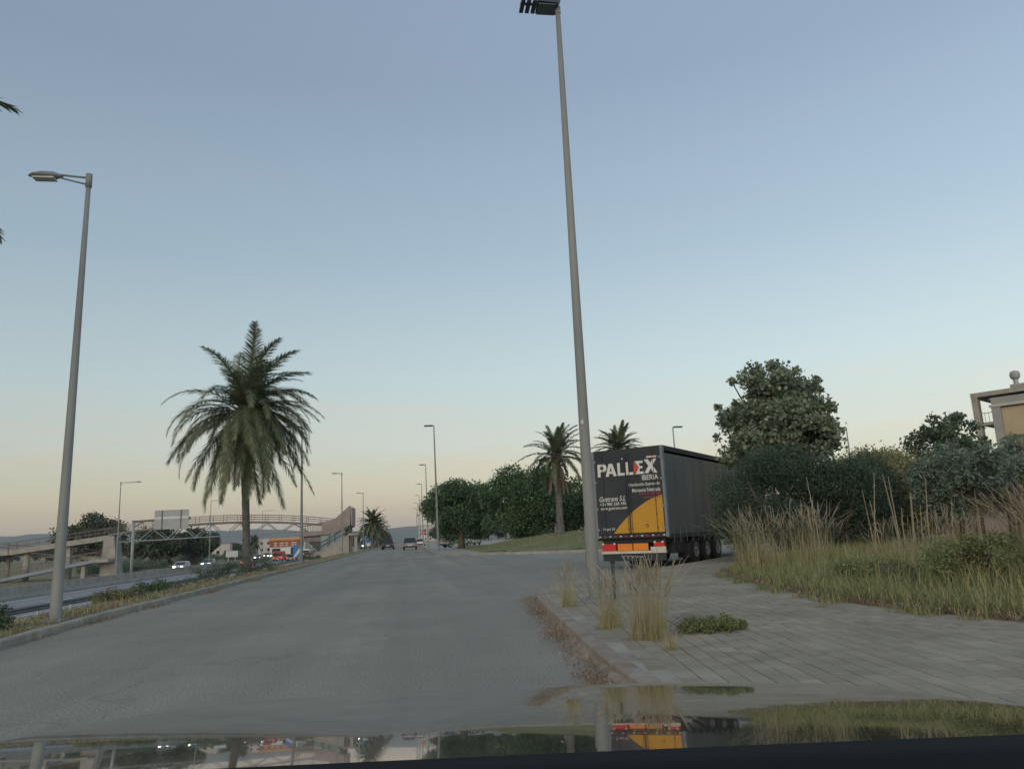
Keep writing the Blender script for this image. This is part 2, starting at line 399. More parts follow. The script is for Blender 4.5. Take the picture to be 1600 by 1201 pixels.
kerb('kerb_island', isl_path[::-1], 1.2, kerb_m, side=-1)

# ------------------------------------------------------------------ paved footway on the right
edge = [(p[0]+.17, p[1]) for p in kr_path]
pave = MB()
poly = [(1.72, 1.0)] + [(x, y) for x, y in edge[1:-1]] + [(q0.x+HD.x*30+.2, q0.y+HD.y*30-.15), (60, 38), (60, 1)]
fw = MB(); fw.prism(poly, -.1, .128)
footway = fw.build('footway', joint_m); tag(footway, kind='structure')
es = MB(); el2 = [p for p in resample(kr_path, .4)]
def offs(i, d):
    a = el2[max(i-1, 0)]; c = el2[min(i+1, len(el2)-1)]; t_ = (c-a).normalized(); return (el2[i].x + t_.y*d, el2[i].y - t_.x*d)
for i in range(len(el2)-1):
    (ax, ay), (bx, by), (cx_, cy_), (dx_, dy_) = offs(i, .15), offs(i+1, .15), offs(i+1, .46), offs(i, .46)
    es.add([(ax, ay, .139), (bx, by, .139), (cx_, cy_, .139), (dx_, dy_, .139)], [(0, 3, 2, 1)])
tag(es.build('footway_edging', kerb_m), kind='structure')
PA = RAD(8.0); pu = (math.cos(PA), -math.sin(PA)); pv = (math.sin(PA), math.cos(PA))     # rows of pavers run 8 degrees off the road
def in_poly(x, y, poly):
    c = False; n = len(poly)
    for i in range(n):
        x1, y1 = poly[i]; x2, y2 = poly[i-1]
        if (y1 > y) != (y2 > y) and x < (x2-x1)*(y-y1)/(y2-y1)+x1: c = not c
    return c
veg_edge = [(7.0, 2), (6.7, 6.0), (6.40, 7.6), (6.05, 9.7), (6.25, 12.0), (6.7, 14.6), (7.25, 17.2), (8.3, 19.2), (9.9, 21.2), (12.2, 24.2), (20, 34)]
veg_poly = veg_edge + [(60, 36), (60, 2)]
PW, PL = .16, .22
cells = []
for j in range(-6, 150):
    for i in range(-4, 95):
        u = i*PW; v = j*PL + (PL/2 if i % 2 else 0)
        x = 1.4 + pu[0]*u + pv[0]*v; y = 2.2 + pu[1]*u + pv[1]*v
        if y < 3.2 or y > 34: continue
        ok = all(in_poly(x + pu[0]*du + pv[0]*dv, y + pu[1]*du + pv[1]*dv, poly) for du in (-.08, .08) for dv in (-.11, .11))
        if not ok or in_poly(x-.35, y, veg_poly): continue
        cells.append((x, y))
cells.sort(key=lambda c: math.hypot(c[0], c[1]) + (100 if (c[1] < 4.4 or abs(math.degrees(math.atan2(c[0], c[1])) - 8) > 36) else 0))
g = .004
def paver_geo():
    a, b, e = PW/2-g, PL/2-.0015, .003
    v = [(-a, -b, -.03), (a, -b, -.03), (a, b, -.03), (-a, b, -.03), (-a, -b, -.004), (a, -b, -.004), (a, b, -.004), (-a, b, -.004),
         (-a+e, -b+e, 0), (a-e, -b+e, 0), (a-e, b-e, 0), (-a+e, b-e, 0)]
    f = [(k, (k+1) % 4, 4+(k+1) % 4, 4+k) for k in range(4)] + [(4+k, 4+(k+1) % 4, 8+(k+1) % 4, 8+k) for k in range(4)] + [(8, 9, 10, 11)]
    return v, f
pvv, pff = paver_geo()
# per-paver shade from position so that single and joined pavers share one look
def tint_pavers(m):
    t = m.node_tree; b = t.nodes['Principled BSDF']; src = b.inputs['Base Color'].links[0].from_socket
    geo = next(n for n in t.nodes if n.type == 'NEW_GEOMETRY')
    oi = t.nodes.new('ShaderNodeObjectInfo')
    ad = t.nodes.new('ShaderNodeMath'); ad.operation = 'ADD'
    t.links.new(oi.outputs['Random'], ad.inputs[0]); t.links.new(geo.outputs['Random Per Island'], ad.inputs[1])
    fr = t.nodes.new('ShaderNodeMath'); fr.operation = 'FRACT'; t.links.new(ad.outputs[0], fr.inputs[0])
    r = t.nodes.new('ShaderNodeMapRange'); r.inputs['To Min'].default_value = .88; r.inputs['To Max'].default_value = 1.10
    t.links.new(fr.outputs[0], r.inputs['Value'])
    x = t.nodes.new('ShaderNodeVectorMath'); x.operation = 'SCALE'
    t.links.new(src, x.inputs[0]); t.links.new(r.outputs[0], x.inputs['Scale']); t.links.new(x.outputs[0], b.inputs['Base Color'])
tint_pavers(paver_m)
pm = MB().add(pvv, pff).mesh('paver', paver_m)
field = MB()
for k, (x, y) in enumerate(cells):
    z = .145 + rnd.uniform(-.002, .002) + .004*nz2(x, y, .5)
    if k < 300:
        o = link(bpy.data.objects.new('paver', pm), footway); o.location = (x, y, z)
        o.rotation_euler = (rnd.uniform(-.005, .005), rnd.uniform(-.005, .005), -PA + rnd.uniform(-.008, .008))
    else:
        tx, ty = rnd.uniform(-.005, .005), rnd.uniform(-.005, .005)
        v = [(x + pu[0]*a + pv[0]*b, y + pu[1]*a + pv[1]*b, z + c + a*tx + b*ty) for a, b, c in pvv]
        field.add(v, pff)
tag(field.build('paver_field', paver_m, footway), kind='stuff')

# soil washed against the kerb, with dry leaves and stalks
mb = MB(); pts = resample(kr_path, .25); pts = [p for p in pts if 3 < p.y < 19]
W = lambda i: .125 + .07*math.sin(i*.23) + .05*math.sin(i*.61+1) + .03*math.sin(i*1.7)
for i, p in enumerate(pts):
    a = pts[max(i-1, 0)]; c = pts[min(i+1, len(pts)-1)]; d = (c-a).normalized(); nl = Vector((-d.y, d.x, 0))
    fade = max(.1, min(1, (15.8-p.y)/3))*max(.25, min(1, (12-p.y)/4+.3)) if p.y < 15.8 else .1
    for q, (s, z) in enumerate(((-.02, .085), (.10, .065), (.45, .03), (1.0, .002))):
        off = nl*(s*W(i)*1.5*fade if s > 0 else s)
        mb.v.append((p.x+off.x, p.y+off.y, z*fade + (rnd.uniform(-.012, .012) if 0 < q < 3 else 0) + .001))
mb.f = [(i*4+k, (i+1)*4+k, (i+1)*4+k+1, i*4+k+1) for i in range(len(pts)-1) for k in range(3)]
tag(mb.build('gutter_soil', soil, smooth=True), 'reddish soil and silt washed along the foot of the right kerb', 'soil', kind='stuff')
def litter(name, pts, n, spread, m, z, L=(.05, .16), label=''):
    P = []
    for _ in range(n):
        p = rnd.choice(pts); P.append((p[0]+rnd.gauss(0, spread), p[1]+rnd.gauss(0, spread), z+rnd.uniform(0, .03)))
    P = np.array(P); ln = rng.uniform(L[0], L[1], n)
    o = blades(name, P, ln, rng.uniform(.7, 1.6, n), .010, m, seg=2, droop=1.0)
    return tag(o, label, 'litter', kind='stuff')
litter('leaf_litter', [(p.x-.14, p.y) for p in pts if p.y < 15.5 for _q in range(1 + 3*(math.sin(p.y*2.1) > .55))], 2600, .09, twig_m, .012, L=(.02, .08), label='dry leaves and stalks caught in the gutter soil')

# island beyond the junction: footway strip and grass mound
isl_edge = [(x+.02, y+.15) for x, y in isl_path]
inner = [(x+2.0, y+2.6) for x, y in isl_path]
mb = MB(); mb.prism([(x+.1, y+.05) for x, y in isl_path] + [(30, 75), (30, 420)], -.05, .125)
tag(mb.build('island_footway', mat('island_paving', (.27, .25, .22), (.37, .34, .30), .8, .9, .2, 20, detail=8)), kind='structure')
def mound_h(x, y):
    e = 1.0
    # distance inside the inner edge, roughly
    d1 = (x - 5.0)*.25; d2 = (y - (60.2 - .87*(x-2.3)))*.42
    s = max(0, min(1, min(d1, d2))); s = s*s*(3-2*s)
    hump = 1.15*math.exp(-((x-16)/8.5)**2 - ((y-68)/11)**2)
    return .10 + s*(.12 + hump) + .03*nz2(x, y, 1.2)*s
gx = [4.6+i*.8 for i in range(70)]; gy = [40+i*.8 for i in range(75)]
mb = MB()
for y in gy:
    for x in gx: mb.v.append((x, y, mound_h(x, y)))
n = len(gx)
keep = lambda x, y: x > 5.0+.3*nz2(x, y, 2) and y > 57.6 - .87*(x-2.3) + 2.0 + .25*nz2(x, y, 1.5)
for j in range(len(gy)-1):
    for i in range(n-1):
        if keep(gx[i], gy[j]): mb.f.append((j*n+i, j*n+i+1, (j+1)*n+i+1, (j+1)*n+i))
for k, v in enumerate(mb.v): mb.v[k] = (v[0], v[1], v[2]+.03)
tag(mb.build('lawn', lawn_m, smooth=True), kind='structure')
P = []
while len(P) < 16000:
    x, y = rnd.uniform(5, 28), rnd.uniform(40, 76)
    if keep(x-.4, y-.4): P.append((x, y, mound_h(x, y)+.01))
P = np.array(P)
tag(blades('lawn_grass', P, rng.uniform(.05, .22, len(P)), rng.uniform(.2, .7, len(P)), .03, grass_gr, seg=1), 'short patchy grass on the mound of the traffic island', 'grass', kind='stuff')

# ------------------------------------------------------------------ hills
hx = [-6200+i*100 for i in range(125)]; hy = [3600+i*150 for i in range(15)]
def ridge(x):
    b = 108 + 12*math.sin(x*.0021+.6) + 7*math.sin(x*.0067) + 4*math.sin(x*.017+2)
    f = 1/(1+math.exp((x+640)/130)); g2 = 62 + 8*math.sin(x*.004+1) + 4*math.sin(x*.013)
    return b*f + g2*(1-f)
mb = MB()
for j, y in enumerate(hy):
    t = j/(len(hy)-1); prof = math.sin(math.pi*min(1, t*1.25))**.8 if t < .8 else 0
    for x in hx:
        k = x*4000/y if False else x
        mb.v.append((x, y, -2.2 + prof*(ridge(x)+3 + 9*nz2(x*.01, y*.013))))
n = len(hx); mb.f = [(j*n+i, j*n+i+1, (j+1)*n+i+1, (j+1)*n+i) for j in range(len(hy)-1) for i in range(n-1)]
tag(mb.build('hills', hill_m, smooth=True), kind='structure')
#@@PART2
# ------------------------------------------------------------------ street lamps
def lathe_pole(h, r0, r1, n=12, sleeve=True):
    mb = MB(); pts = [(0, 0, -.15), (0, 0, .0), (0, 0, h*.33), (0, 0, h*.66), (0, 0, h)]
    mb.tube(pts, [r0, r0, r0+(r1-r0)*.33, r0+(r1-r0)*.66, r1], n); return mb
def cobra_lamp(name, loc, h, rz, label, group, m=None, arm=.55, tilt=(0, 0), hs=1.0):
    m = m or pole_l
    root = empty(name, loc, rz, label, 'street lamp', group); root.rotation_euler = (tilt[0], tilt[1], rz)
    lathe_pole(h, .102, .042).build('pole', m, root, True)
    MB().box(-.19, .19, -.19, .19, -.12, .03).build('base_plate', m, root)
    mb = MB(); mb.tube([(0, 0, h-.05), (-arm, 0, h+.0)], .022, 8); mb.tube([(0, 0, h-.20), (-arm, 0, h-.06)], .018, 8)
    mb.tube([(0, 0, h-.25), (0, 0, h+.03)], .062, 10)
    mb.build('arm', m, root, True)
    hb = MB(); secs = [(0, .04, .04), (.07, .07, .055), (.16, .12, .085), (.38, .13, .09), (.56, .09, .06), (.64, .02, .02)]
    ring = []
    for d, w, t in secs:
        ring += [(-arm-d+.05, w*math.cos(a), h-.03 + t*math.sin(a)*(1 if math.sin(a) > 0 else .55)) for a in [2*math.pi*k/12 for k in range(12)]]
    fs = [(i*12+k, i*12+(k+1) % 12, (i+1)*12+(k+1) % 12, (i+1)*12+k) for i in range(len(secs)-1) for k in range(12)]
    hb.add(ring, fs + [tuple(range(12)), tuple(range(60, 72))[::-1]])
    hd = hb.build('lamp_head', lamp_grey, root, True)
    MB().box(-arm-.48, -arm-.08, -.10, .10, h-.105, h-.075).build('lens', lens_m, hd)
    return root
def flat_lamp(name, loc, h, rz, label, group, head_m, tilt=(0, 0), big=False, r0=.108, flip=1):
    root = empty(name, loc, 0, label, 'street lamp', group); root.rotation_euler = (tilt[0], tilt[1], rz)
    lathe_pole(h, r0, .048).build('pole', pole_m, root, True)
    MB().box(-.2, .2, -.2, .2, -.12, .03).build('base_plate', pole_m, root)
    if big:
        MB().tube([(0, 0, h-.12), (0, 0, h+.02)], .06, 10).build('collar', lamp_grey, root)
        b = MB()
        b.add([(-.02, -.19, h-.02), (-.42, -.19, h+.0), (-.42, .19, h+.0), (-.02, .19, h-.02), (.05, -.16, h+.10), (-.40, -.16, h+.13), (-.40, .16, h+.13), (.05, .16, h+.10)],
              [(0, 1, 2, 3), (7, 6, 5, 4), (0, 4, 5, 1), (1, 5, 6, 2), (2, 6, 7, 3), (3, 7, 4, 0)])
        hd = b.build('lamp_head', lamp_dark, root)
        MB().box(-.40, -.06, -.16, .16, h-.045, h-.022).build('lens_plate', mat('lamp_plate', (.10, .13, .15), (.13, .16, .18), 3, .4), hd)
        for k in range(3):
            x = -.47 - k*.115
            f = MB(); f.beam((x, -.19, h+.02), (x, .19, h+.02), .075, .05); f.beam((x, -.17, h+.06), (x, .17, h+.06), .04, .06)
            f.build('light_module', lamp_dark, hd)
        MB().beam((-.40, 0, h+.06), (-.74, 0, h+.06), .05, .035).build('module_arm', lamp_dark, hd)
    else:
        b = MB(); b.box(-.85*flip if flip > 0 else .1, -.1*flip if flip > 0 else .85, -.14, .14, h-.06, h+.05); hd = b.build('lamp_head', head_m, root)
        MB().beam((0, 0, h-.02), (-.2*flip, 0, h), .07, .06).build('arm', pole_m, root)
    return root
cobra_lamp('street_lamp', (-6.33, 15.2, .10), 8.62, 0, 'grey lamp post with pale rounded head in dry grass beside the left kerb', None, tilt=(0, .006))
verge_lab = 'slim grey lamp post with arm towards the motorway, past the big palm'
for y, x in ((51.5, -6.9), (88, -7.4), (125, -7.2)):
    cobra_lamp('street_lamp', (x, y, .10), 8.9, 0, verge_lab, 'lamps on the left verge', tilt=(0, -.006))
med_lab = 'thin lamp post in the motorway median with arm reaching right'
for y in (91, 131, 176):
    cobra_lamp('street_lamp', (-32.0, y, -2.0), 11.0, math.pi, med_lab, 'lamps in the motorway median', arm=1.6)
flat_lamp('street_lamp', (3.08, 13.0, .12), 11.27, 0, 'tall tapered grey lamp post with dark slatted head among straw tufts on the footway', None, lamp_dark, big=True, tilt=(0, -.002))
row_lab = 'tall lamp post with short flat head in the row beside the straight road'
for k, y in enumerate((67.4, 103.4, 140, 176, 212, 248)):
    flat_lamp('street_lamp', (2.45, y, .12), 11.0, 0, row_lab, 'lamps along the right side of the road', lamp_dark, tilt=(0, -.014))
flat_lamp('street_lamp', (23.1, 64, .0), 10, 0, 'lamp post with flat head showing above the trailer roof', None, lamp_dark, flip=-1, tilt=(0, 0))
flat_lamp('street_lamp', (41.6, 67.5, .0), 10, 0, 'lamp post with flat head rising between the plane tree and the tan building', None, lamp_dark)
big_lamp = [o for o in COL.objects if o.get('label', '').startswith('tall tapered')][0]
MB().box(-.07, -.03, -.098, -.07, 2.98, 3.06).build('sticker', lens_m, big_lamp)
for z in (.55, .95): MB().box(-.112, -.09, -.05, .05, z, z+.28).build('access_panel', pole_l, big_lamp)
# dark green marker post and sticker on the big lamp
mk = empty('marker_post', (3.32, 12.6, .13), .1, 'thin dark green metal stake beside the tall lamp post', 'post')
MB().box(-.025, .025, -.012, .012, -.1, .62).build('stake', mat('green_metal', (.03, .06, .055), (.05, .08, .07), 4, .6), mk)
MB().box(-.05, -.02, -.014, .014, .28, .33).build('bracket', black, mk)
MB().box(-.035, .035, -.02, .02, .60, .63).build('cap', black, mk)

# ------------------------------------------------------------------ palms
FROND = {}
def frond_mesh(key, elev, droop, L, m, hang=.35, pairs=70, seed=0, lw=.032):
    if key in FROND: return FROND[key]
    r = np.random.default_rng(seed)
    n = 14; s = np.linspace(0, 1, n)
    ang = np.radians(elev) - np.radians(droop)*s**1.25
    dx = np.cos(ang)*L/n; dz = np.sin(ang)*L/n
    px = np.concatenate([[0], np.cumsum(dx)[:-1]]); pz = np.concatenate([[0], np.cumsum(dz)[:-1]])
    bend = .05*L*np.sin(s*2.2+seed)*s
    path = np.stack([px, bend, pz], 1)
    V = []; F = []
    # rachis: three-sided taper
    for i in range(n):
        w = .045*(1-s[i])**.7 + .006
        V += [path[i]+np.array([0, -w, 0]), path[i]+np.array([0, w, 0]), path[i]+np.array([0, 0, -w])]
    for i in range(n-1):
        for k in range(3):
            a = i*3+k; b = i*3+(k+1) % 3; F += [(a, b, b+3), (a, b+3, a+3)]
    for q in range(pairs):
        t = .14 + .86*(q+.5)/pairs
        f = t*(n-1); i = min(int(f), n-2); p = path[i]*(1-(f-i)) + path[i+1]*(f-i)
        tan = path[i+1]-path[i]; tan = tan/np.linalg.norm(tan)
        up = np.array([-tan[2], 0, tan[0]])
        ll = (.62*math.sin(math.pi*min(1, .18+.78*t))**.7 + .05)*L/4.5
        for sd in (-1, 1):
            d = tan*(.55+.45*t) + np.array([0, sd, 0])*.75 + up*r.uniform(-.05, .45) + np.array([0, 0, -1])*hang*r.uniform(.5, 1.5)
            d = d/np.linalg.norm(d); l2 = ll*r.uniform(.8, 1.12); w = lw
            mid = p + d*l2*.55; tip = p + d*l2 + np.array([0, 0, -.25*l2*hang])
            b = len(V); V += [p - tan*w*.7, p + tan*w*.7, mid + tan*w*.6, mid - tan*w*.6, tip]
            F += [(b, b+1, b+2), (b, b+2, b+3), (b+3, b+2, b+4)]
    FROND[key] = npmesh('frond', np.array(V), np.array(F), m); return FROND[key]
def palm(name, loc, h, r, L, label, group=None, wind=(0, 0), counts=None, lean=(0, 0), dry=8, seed=1, pairs=70, lw=.036, sink=0):
    root = empty(name, loc, 0, label, 'palm tree', group)
    rr = random.Random(seed); mb = MB(); pts = []; rad = []
    N = max(8, int(h/.16))
    for i in range(N+1):
        t = i/N; pts.append((lean[0]*t**1.5, lean[1]*t**1.5, (h+sink)*t-.1-sink))
        rad.append(r*(1.18-.35*min(1, t*4) if t < .25 else .83 + .10*max(0, (t-.85)/.15))*(1+.05*(i % 2)) + rr.uniform(-.012, .012))
    mb.tube(pts, rad, 14); mb.build('trunk', palm_bark, root)
    top = Vector((lean[0], lean[1], h-.1))
    bb = MB()                                   # cut frond bases under the crown
    for k in range(46):
        a = k*2.4; z = -1.1 + 1.25*k/46; q = Vector((math.cos(a), math.sin(a), 0))
        bb.beam(top + q*r*.8 + Vector((0, 0, z)), top + q*(r+.18) + Vector((0, 0, z+.32)), .10, .05)
    bb.build('frond_bases', frond_dry, root)
    counts = counts or ((82, 6), (66, 8), (48, 10), (30, 11), (12, 11), (-8, 10), (-30, 9), (-55, 8))
    a = rr.random()*6
    for ei, (e, c, *dd) in enumerate(counts):
        droop = dd[0] if dd else 55 + 20*(e < 60) + 15*(e < 30) - 35*(e < -20)
        for k in range(c):
            a += 2.39996
            var = k % 2
            me = frond_mesh((e, var, L, pairs, droop, lw), e, droop + (-12 if var else 10), L*(1 if var else .93), frond_m, .25 + .25*(e < 20), pairs, seed=ei*7+var, lw=lw)
            o = link(bpy.data.objects.new('frond', me), root); o.location = top
            ex = Vector((math.cos(a), math.sin(a), 0)) + Vector((wind[0], wind[1], 0))*(.6 if e > 25 else .25)
            o.rotation_euler = (rr.uniform(-.12, .12), rr.uniform(-.10, .10), math.atan2(ex.y, ex.x)); s = rr.uniform(.86, 1.08)*(1.1 if e < -5 else 1); o.scale = (s, s, s)
    for k in range(dry):
        a += 2.39996
        me = frond_mesh(('dry', k % 2, L, pairs, lw), -62 - 8*(k % 2), 22, L*.85, frond_dry, .7, max(30, pairs-30), seed=50+k % 2, lw=lw)
        o = link(bpy.data.objects.new('dry_frond', me), root); o.location = top - Vector((0, 0, .25)); o.rotation_euler = (0, rr.uniform(-.1, .1), a)
        s = rr.uniform(.75, 1.05); o.scale = (s, s, s)
    return root
palm('palm_tree', (-8.1, 40.6, .05), 8.05, .22, 5.25, 'big windblown palm on the left verge, green scrub round its foot', wind=(1.3, .1), lean=(-.42, 0), dry=6, seed=3, pairs=78, lw=.041, sink=.4,
     counts=((82, 5, 62), (68, 8, 80), (52, 9, 92), (36, 10, 100), (22, 10, 100), (4, 10, 95), (28, 7, 135), (10, 9, 115), (-12, 9, 75), (-34, 10, 48), (-55, 7, 28)))
palm('palm_tree', (12.95, 66, .95), 7.0, .36, 4.0, 'palm with rust brown hanging dead fronds on the grass mound', wind=(.25, 0), dry=14, seed=9, pairs=60, lw=.06,
     counts=((82, 5), (66, 7), (48, 8), (28, 8), (8, 7), (-12, 4)))
palm('palm_tree', (21.2, 75.5, .5), 8.9, .36, 3.4, 'palm whose fan of fronds shows over the trailer roof beside the tall lamp', dry=3, seed=14, pairs=60, lw=.06)
palm('palm_tree', (-6.5, 141, .0), 4.5, .42, 3.6, 'squat full palm in the row beyond the footbridge stairs', dry=10, seed=20, pairs=46, lw=.11)
palm('palm_tree', (-6.6, 156, .0), 3.6, .42, 3.4, 'second palm partly hidden behind the squat full palm', dry=10, seed=24, pairs=46, lw=.11)
palm('palm_tree', (-45.6, 238, -2.0), 4.7, .45, 3.0, 'small distant palm beside the motorway seen right of the big palm trunk', dry=4, seed=33, pairs=30, lw=.14)
palm('palm_tree', (-10.4, 12.6, -.02), 8.4, .36, 4.4, 'palm mostly out of view, its frond tips hanging in above the left lamp', dry=0, seed=184, sink=1.0,
     counts=((60, 6), (42, 8), (22, 9), (2, 9), (-22, 7)), lw=.065)

# ------------------------------------------------------------------ trees and shrubs
def tree(name, loc, clumps, n, leaf, m, label, group=None, trunk=(.16, 2.0), cat='tree', aspect=.6, seed=0, shell=.55, limbs=6, spread=.8, stems=1):
    root = empty(name, loc, 0, label, cat, group); rr = random.Random(seed)
    mb = MB(); r0, th = trunk
    for sI in range(stems):
        bx, by = (0, 0) if stems == 1 else (rr.uniform(-.6, .6), rr.uniform(-.6, .6))
        k = Vector((bx + rr.uniform(-.2, .2)*th*.3, by + rr.uniform(-.2, .2)*th*.3, th))
        mb.tube([(bx, by, -.15), (bx*.9+.03, by, th*.5), k], [r0*1.25, r0, r0*.8], 8)
        for c in rr.sample(clumps, min(limbs, len(clumps))):
            e = Vector(c[:3]); mid = (k+e)/2 + Vector((rr.uniform(-.2, .2), rr.uniform(-.2, .2), .1))
            mb.tube([k-Vector((0, 0, .1)), mid, e], [r0*.6, r0*.35, r0*.12], 6)
    mb.build('trunk', bark, root, True)
    crown('crown', clumps, n, leaf, m, root, aspect, seed, shell, spread)
    return root
def blob(rx, ry, rz, cz, n, rc, seed, conic=0.0, low=-1.0, fill=.10):
    """clump centres scattered through an uneven ellipsoid"""
    rr = random.Random(seed); outc = []
    while len(outc) < n:
        x, y, z = rr.uniform(-1, 1), rr.uniform(-1, 1), rr.uniform(low, 1)
        d = x*x+y*y+z*z
        if d > 1 or d < fill: continue
        k = 1-conic*max(0, z)
        outc.append((x*rx*k, y*ry*k, cz+z*rz, rc*rr.uniform(.65, 1.25)))
    return outc
tree('plane_tree', (13.8, 27, .1), blob(2.0, 2.0, 2.3, 4.75, 80, .55, 5, .35) + [(.2, 0, 7.1, .35), (-.5, 0, 6.9, .3), (.9, .2, 6.5, .3), (1.9, 0, 5.4, .32), (-2.0, 0, 5.2, .35)] + [(2.25*math.cos(q*.9)*math.sin(.5+q*.07), 2.1*math.sin(q*.9)*math.sin(.5+q*.07), 4.8+2.45*math.cos(.5+q*.07), .2) for q in range(26)],
     26000, .15, leaf_plane, 'broad rounded plane tree with mottled grey-green leaves behind the trailer', trunk=(.17, 2.4), seed=5, aspect=.95, shell=.15)
tree('plane_tree', (34.9, 45.2, .0), blob(2.7, 2.4, 2.7, 5.0, 46, .72, 8, .3) + [(-.9, 0, 7.5, .45), (.7, 0, 7.6, .45), (2.6, 0, 6.0, .4)],
     9000, .24, leaf_dark, 'open dark tree standing in front of the tan building', trunk=(.18, 2.6), seed=8, aspect=.8, shell=.3)
tree('carob_tree', (5.6, 85, .2), blob(3.7, 3.4, 3.0, 4.2, 70, 1.15, 21), 30000, .27, leaf_carob, 'dense dark round tree at the corner beside the lamp row', trunk=(.34, 2.4), seed=21, shell=.6)
tree('carob_tree', (11.6, 76, .6), blob(4.5, 3.6, 3.3, 3.9, 80, 1.2, 22), 34000, .27, leaf_carob, 'dense dark round tree with leaning trunk behind the palm with dead fronds', trunk=(.36, 2.4), seed=22, shell=.6)
tree('carob_tree', (18.5, 80, .4), blob(4.0, 3.6, 2.6, 3.4, 50, 1.2, 23), 18000, .29, leaf_carob, 'dark low tree between the two palms and the trailer', trunk=(.3, 1.8), seed=23, shell=.6)
# feathery dark shrub that hides the flank of the trailer, and the thicket beside it
tree('tamarisk_shrub', (11.85, 23.1, .1), blob(2.2, 1.4, 1.6, 1.8, 62, .6, 31) + [(-1.9, -.2, 1.0, .5), (-1.6, -.3, .6, .5), (-2.1, -.1, 1.7, .4)], 40000, .13, leaf_feather, 'dark feathery shrub growing against the flank of the trailer', None, (.07, .9), 'shrub', .22, 31, .3, 9, 1.2, 4)
tree('tamarisk_shrub', (13.9, 22.9, .1), blob(1.8, 1.5, 1.45, 1.75, 50, .6, 32), 32000, .13, leaf_feather, 'second dark feathery shrub, next to the canes and under the plane tree', None, (.07, .9), 'shrub', .22, 32, .3, 9, 1.2, 4)
tree('olive_shrub', (16.3, 24.0, .1), blob(1.6, 1.5, 1.3, 2.2, 44, .55, 34), 15000, .12, leaf_olive, 'yellowish green bush between the plane tree and the oleanders', None, (.06, 1.0), 'shrub', .45, 34, .35, 8, .9, 4)
tree('olive_shrub', (19.6, 30.0, .1), blob(2.2, 1.6, 1.7, 2.4, 50, .65, 35), 14000, .15, leaf_olive, 'tall yellowish bush in front of the lamp near the tan building', None, (.07, 1.2), 'shrub', .5, 35, .35, 8, .9, 4)
tree('olive_shrub', (26.5, 36.5, .1), blob(3.0, 1.6, 1.2, 1.9, 40, .7, 36), 9000, .2, leaf_olive, 'low distant bush left of the open dark tree', None, (.07, 1.0), 'shrub', .5, 36, .35, 6, .9, 3)
OL = ('grey-green oleander with bare canes next to the yellowish bush', 'tallest grey-green oleander, just under the corner of the tan building', 'grey-green oleander standing forward of the row, behind the plumed grasses', 'grey-green oleander at the outer end of the row')
for k, (x, y, rx, top) in enumerate(((15.3, 19.6, 1.3, 3.0), (17.6, 19.9, 1.4, 3.2), (16.0, 17.0, 1.2, 2.8), (18.6, 17.2, 1.5, 3.0))):
    tree('oleander_shrub', (x, y, .1), blob(rx, 1.2, .95, top-.95, 40, .42, 40+k), 13000, .15, leaf_ole, OL[k], 'oleanders by the building',
         (.03, top-1.2), 'shrub', .3, 40+k, .35, 10, .8, 9)
# bare canes standing in the thicket
cn = 0
for k in range(20):
    x, y = 11.5+rnd.random()*5.5, 18.6+rnd.random()*2.6
    if k > 12: x, y = 12.6+rnd.random()*1.6, 18.6+rnd.random()*1.2
    h = rnd.uniform(1.2, 2.6); d = rnd.uniform(-.25, .25); e = rnd.uniform(-.2, .2)
    root = empty('dry_cane', (x, y, .05), 0, 'dry bare cane standing in the thicket under the yellowish bush', 'cane', 'dry canes in the thicket')
    MB().tube([(0, 0, -.05), (d*.4, e*.4, h*.5), (d, e, h)], [.020, .017, .009], 5).build('stalk', stalk_m, root)
    P = np.array([(d*t, e*t, h*t) for t in np.linspace(.45, 1, 9)]); V, F = leaves_at(P, np.tile([[.4, 0, .5]], (9, 1)), .16, .18, .9)
    npobj('dry_leaves', npmesh('dry_leaves', V, F, stalk_m), root)

# rough ground behind the footway edge: soil sheet, weeds, tall grasses
mb = MB(); VX = 26; vrow = [p for p in veg_edge]
vs = smooth_path(vrow, 2)
for (x, y) in vs:
    for i in range(VX):
        t = i/(VX-1); xx = x + (t**1.6)*45
        mb.v.append((xx + (.12*nz2(x*3, y*5, 2) if i == 0 else 0), y + t*3, .148 + min(.25, .10*i/3) + (.05*nz2(xx, y, 2) if i > 0 else 0)))
mb.f = [(j*VX+i, j*VX+i+1, (j+1)*VX+i+1, (j+1)*VX+i) for j in range(len(vs)-1) for i in range(VX-1)]
tag(mb.build('rough_ground', drygrass_g, smooth=True), kind='structure')
def veg_points(n, depth, near=0.0, ymax=24, ymin=4):
    P = []
    ve = [Vector((x, y, 0)) for x, y in smooth_path(veg_edge, 2)]
    while len(P) < n:
        i = rnd.randrange(len(ve)-1); t = rnd.random(); p = ve[i].lerp(ve[i+1], t)
        if p.y > ymax or p.y < ymin: continue
        d = near + abs(rnd.random()**1.4)*depth
        P.append((p.x + d, p.y + rnd.uniform(-.3, .5)*min(1, d), .16 + min(.22, d*.09)))
    return np.array(P)
P = veg_points(30000, 6.5, .0)
d0 = P[:, 2]-.16
patch = .55 + .45*np.sin(P[:, 0]*2.1+P[:, 1]*1.3)*np.sin(P[:, 1]*1.7-P[:, 0]*.8+1)
tag(blades('weed_grass', P, rng.uniform(.06, .30, len(P))*(.6+1.6*d0+.7*patch), rng.uniform(.2, 1.0, len(P)), .013, grass_gr, seg=2), 'mixed green and straw weeds covering the ground beyond the footway', 'grass', kind='stuff')
P = veg_points(1500, 5.0, .7)
tag(blades('straw_grass', P, rng.uniform(.25, .6, len(P)), rng.uniform(.2, .8, len(P)), .008, straw, seg=3), 'dry straw stems standing among the green weeds', 'grass', kind='stuff')
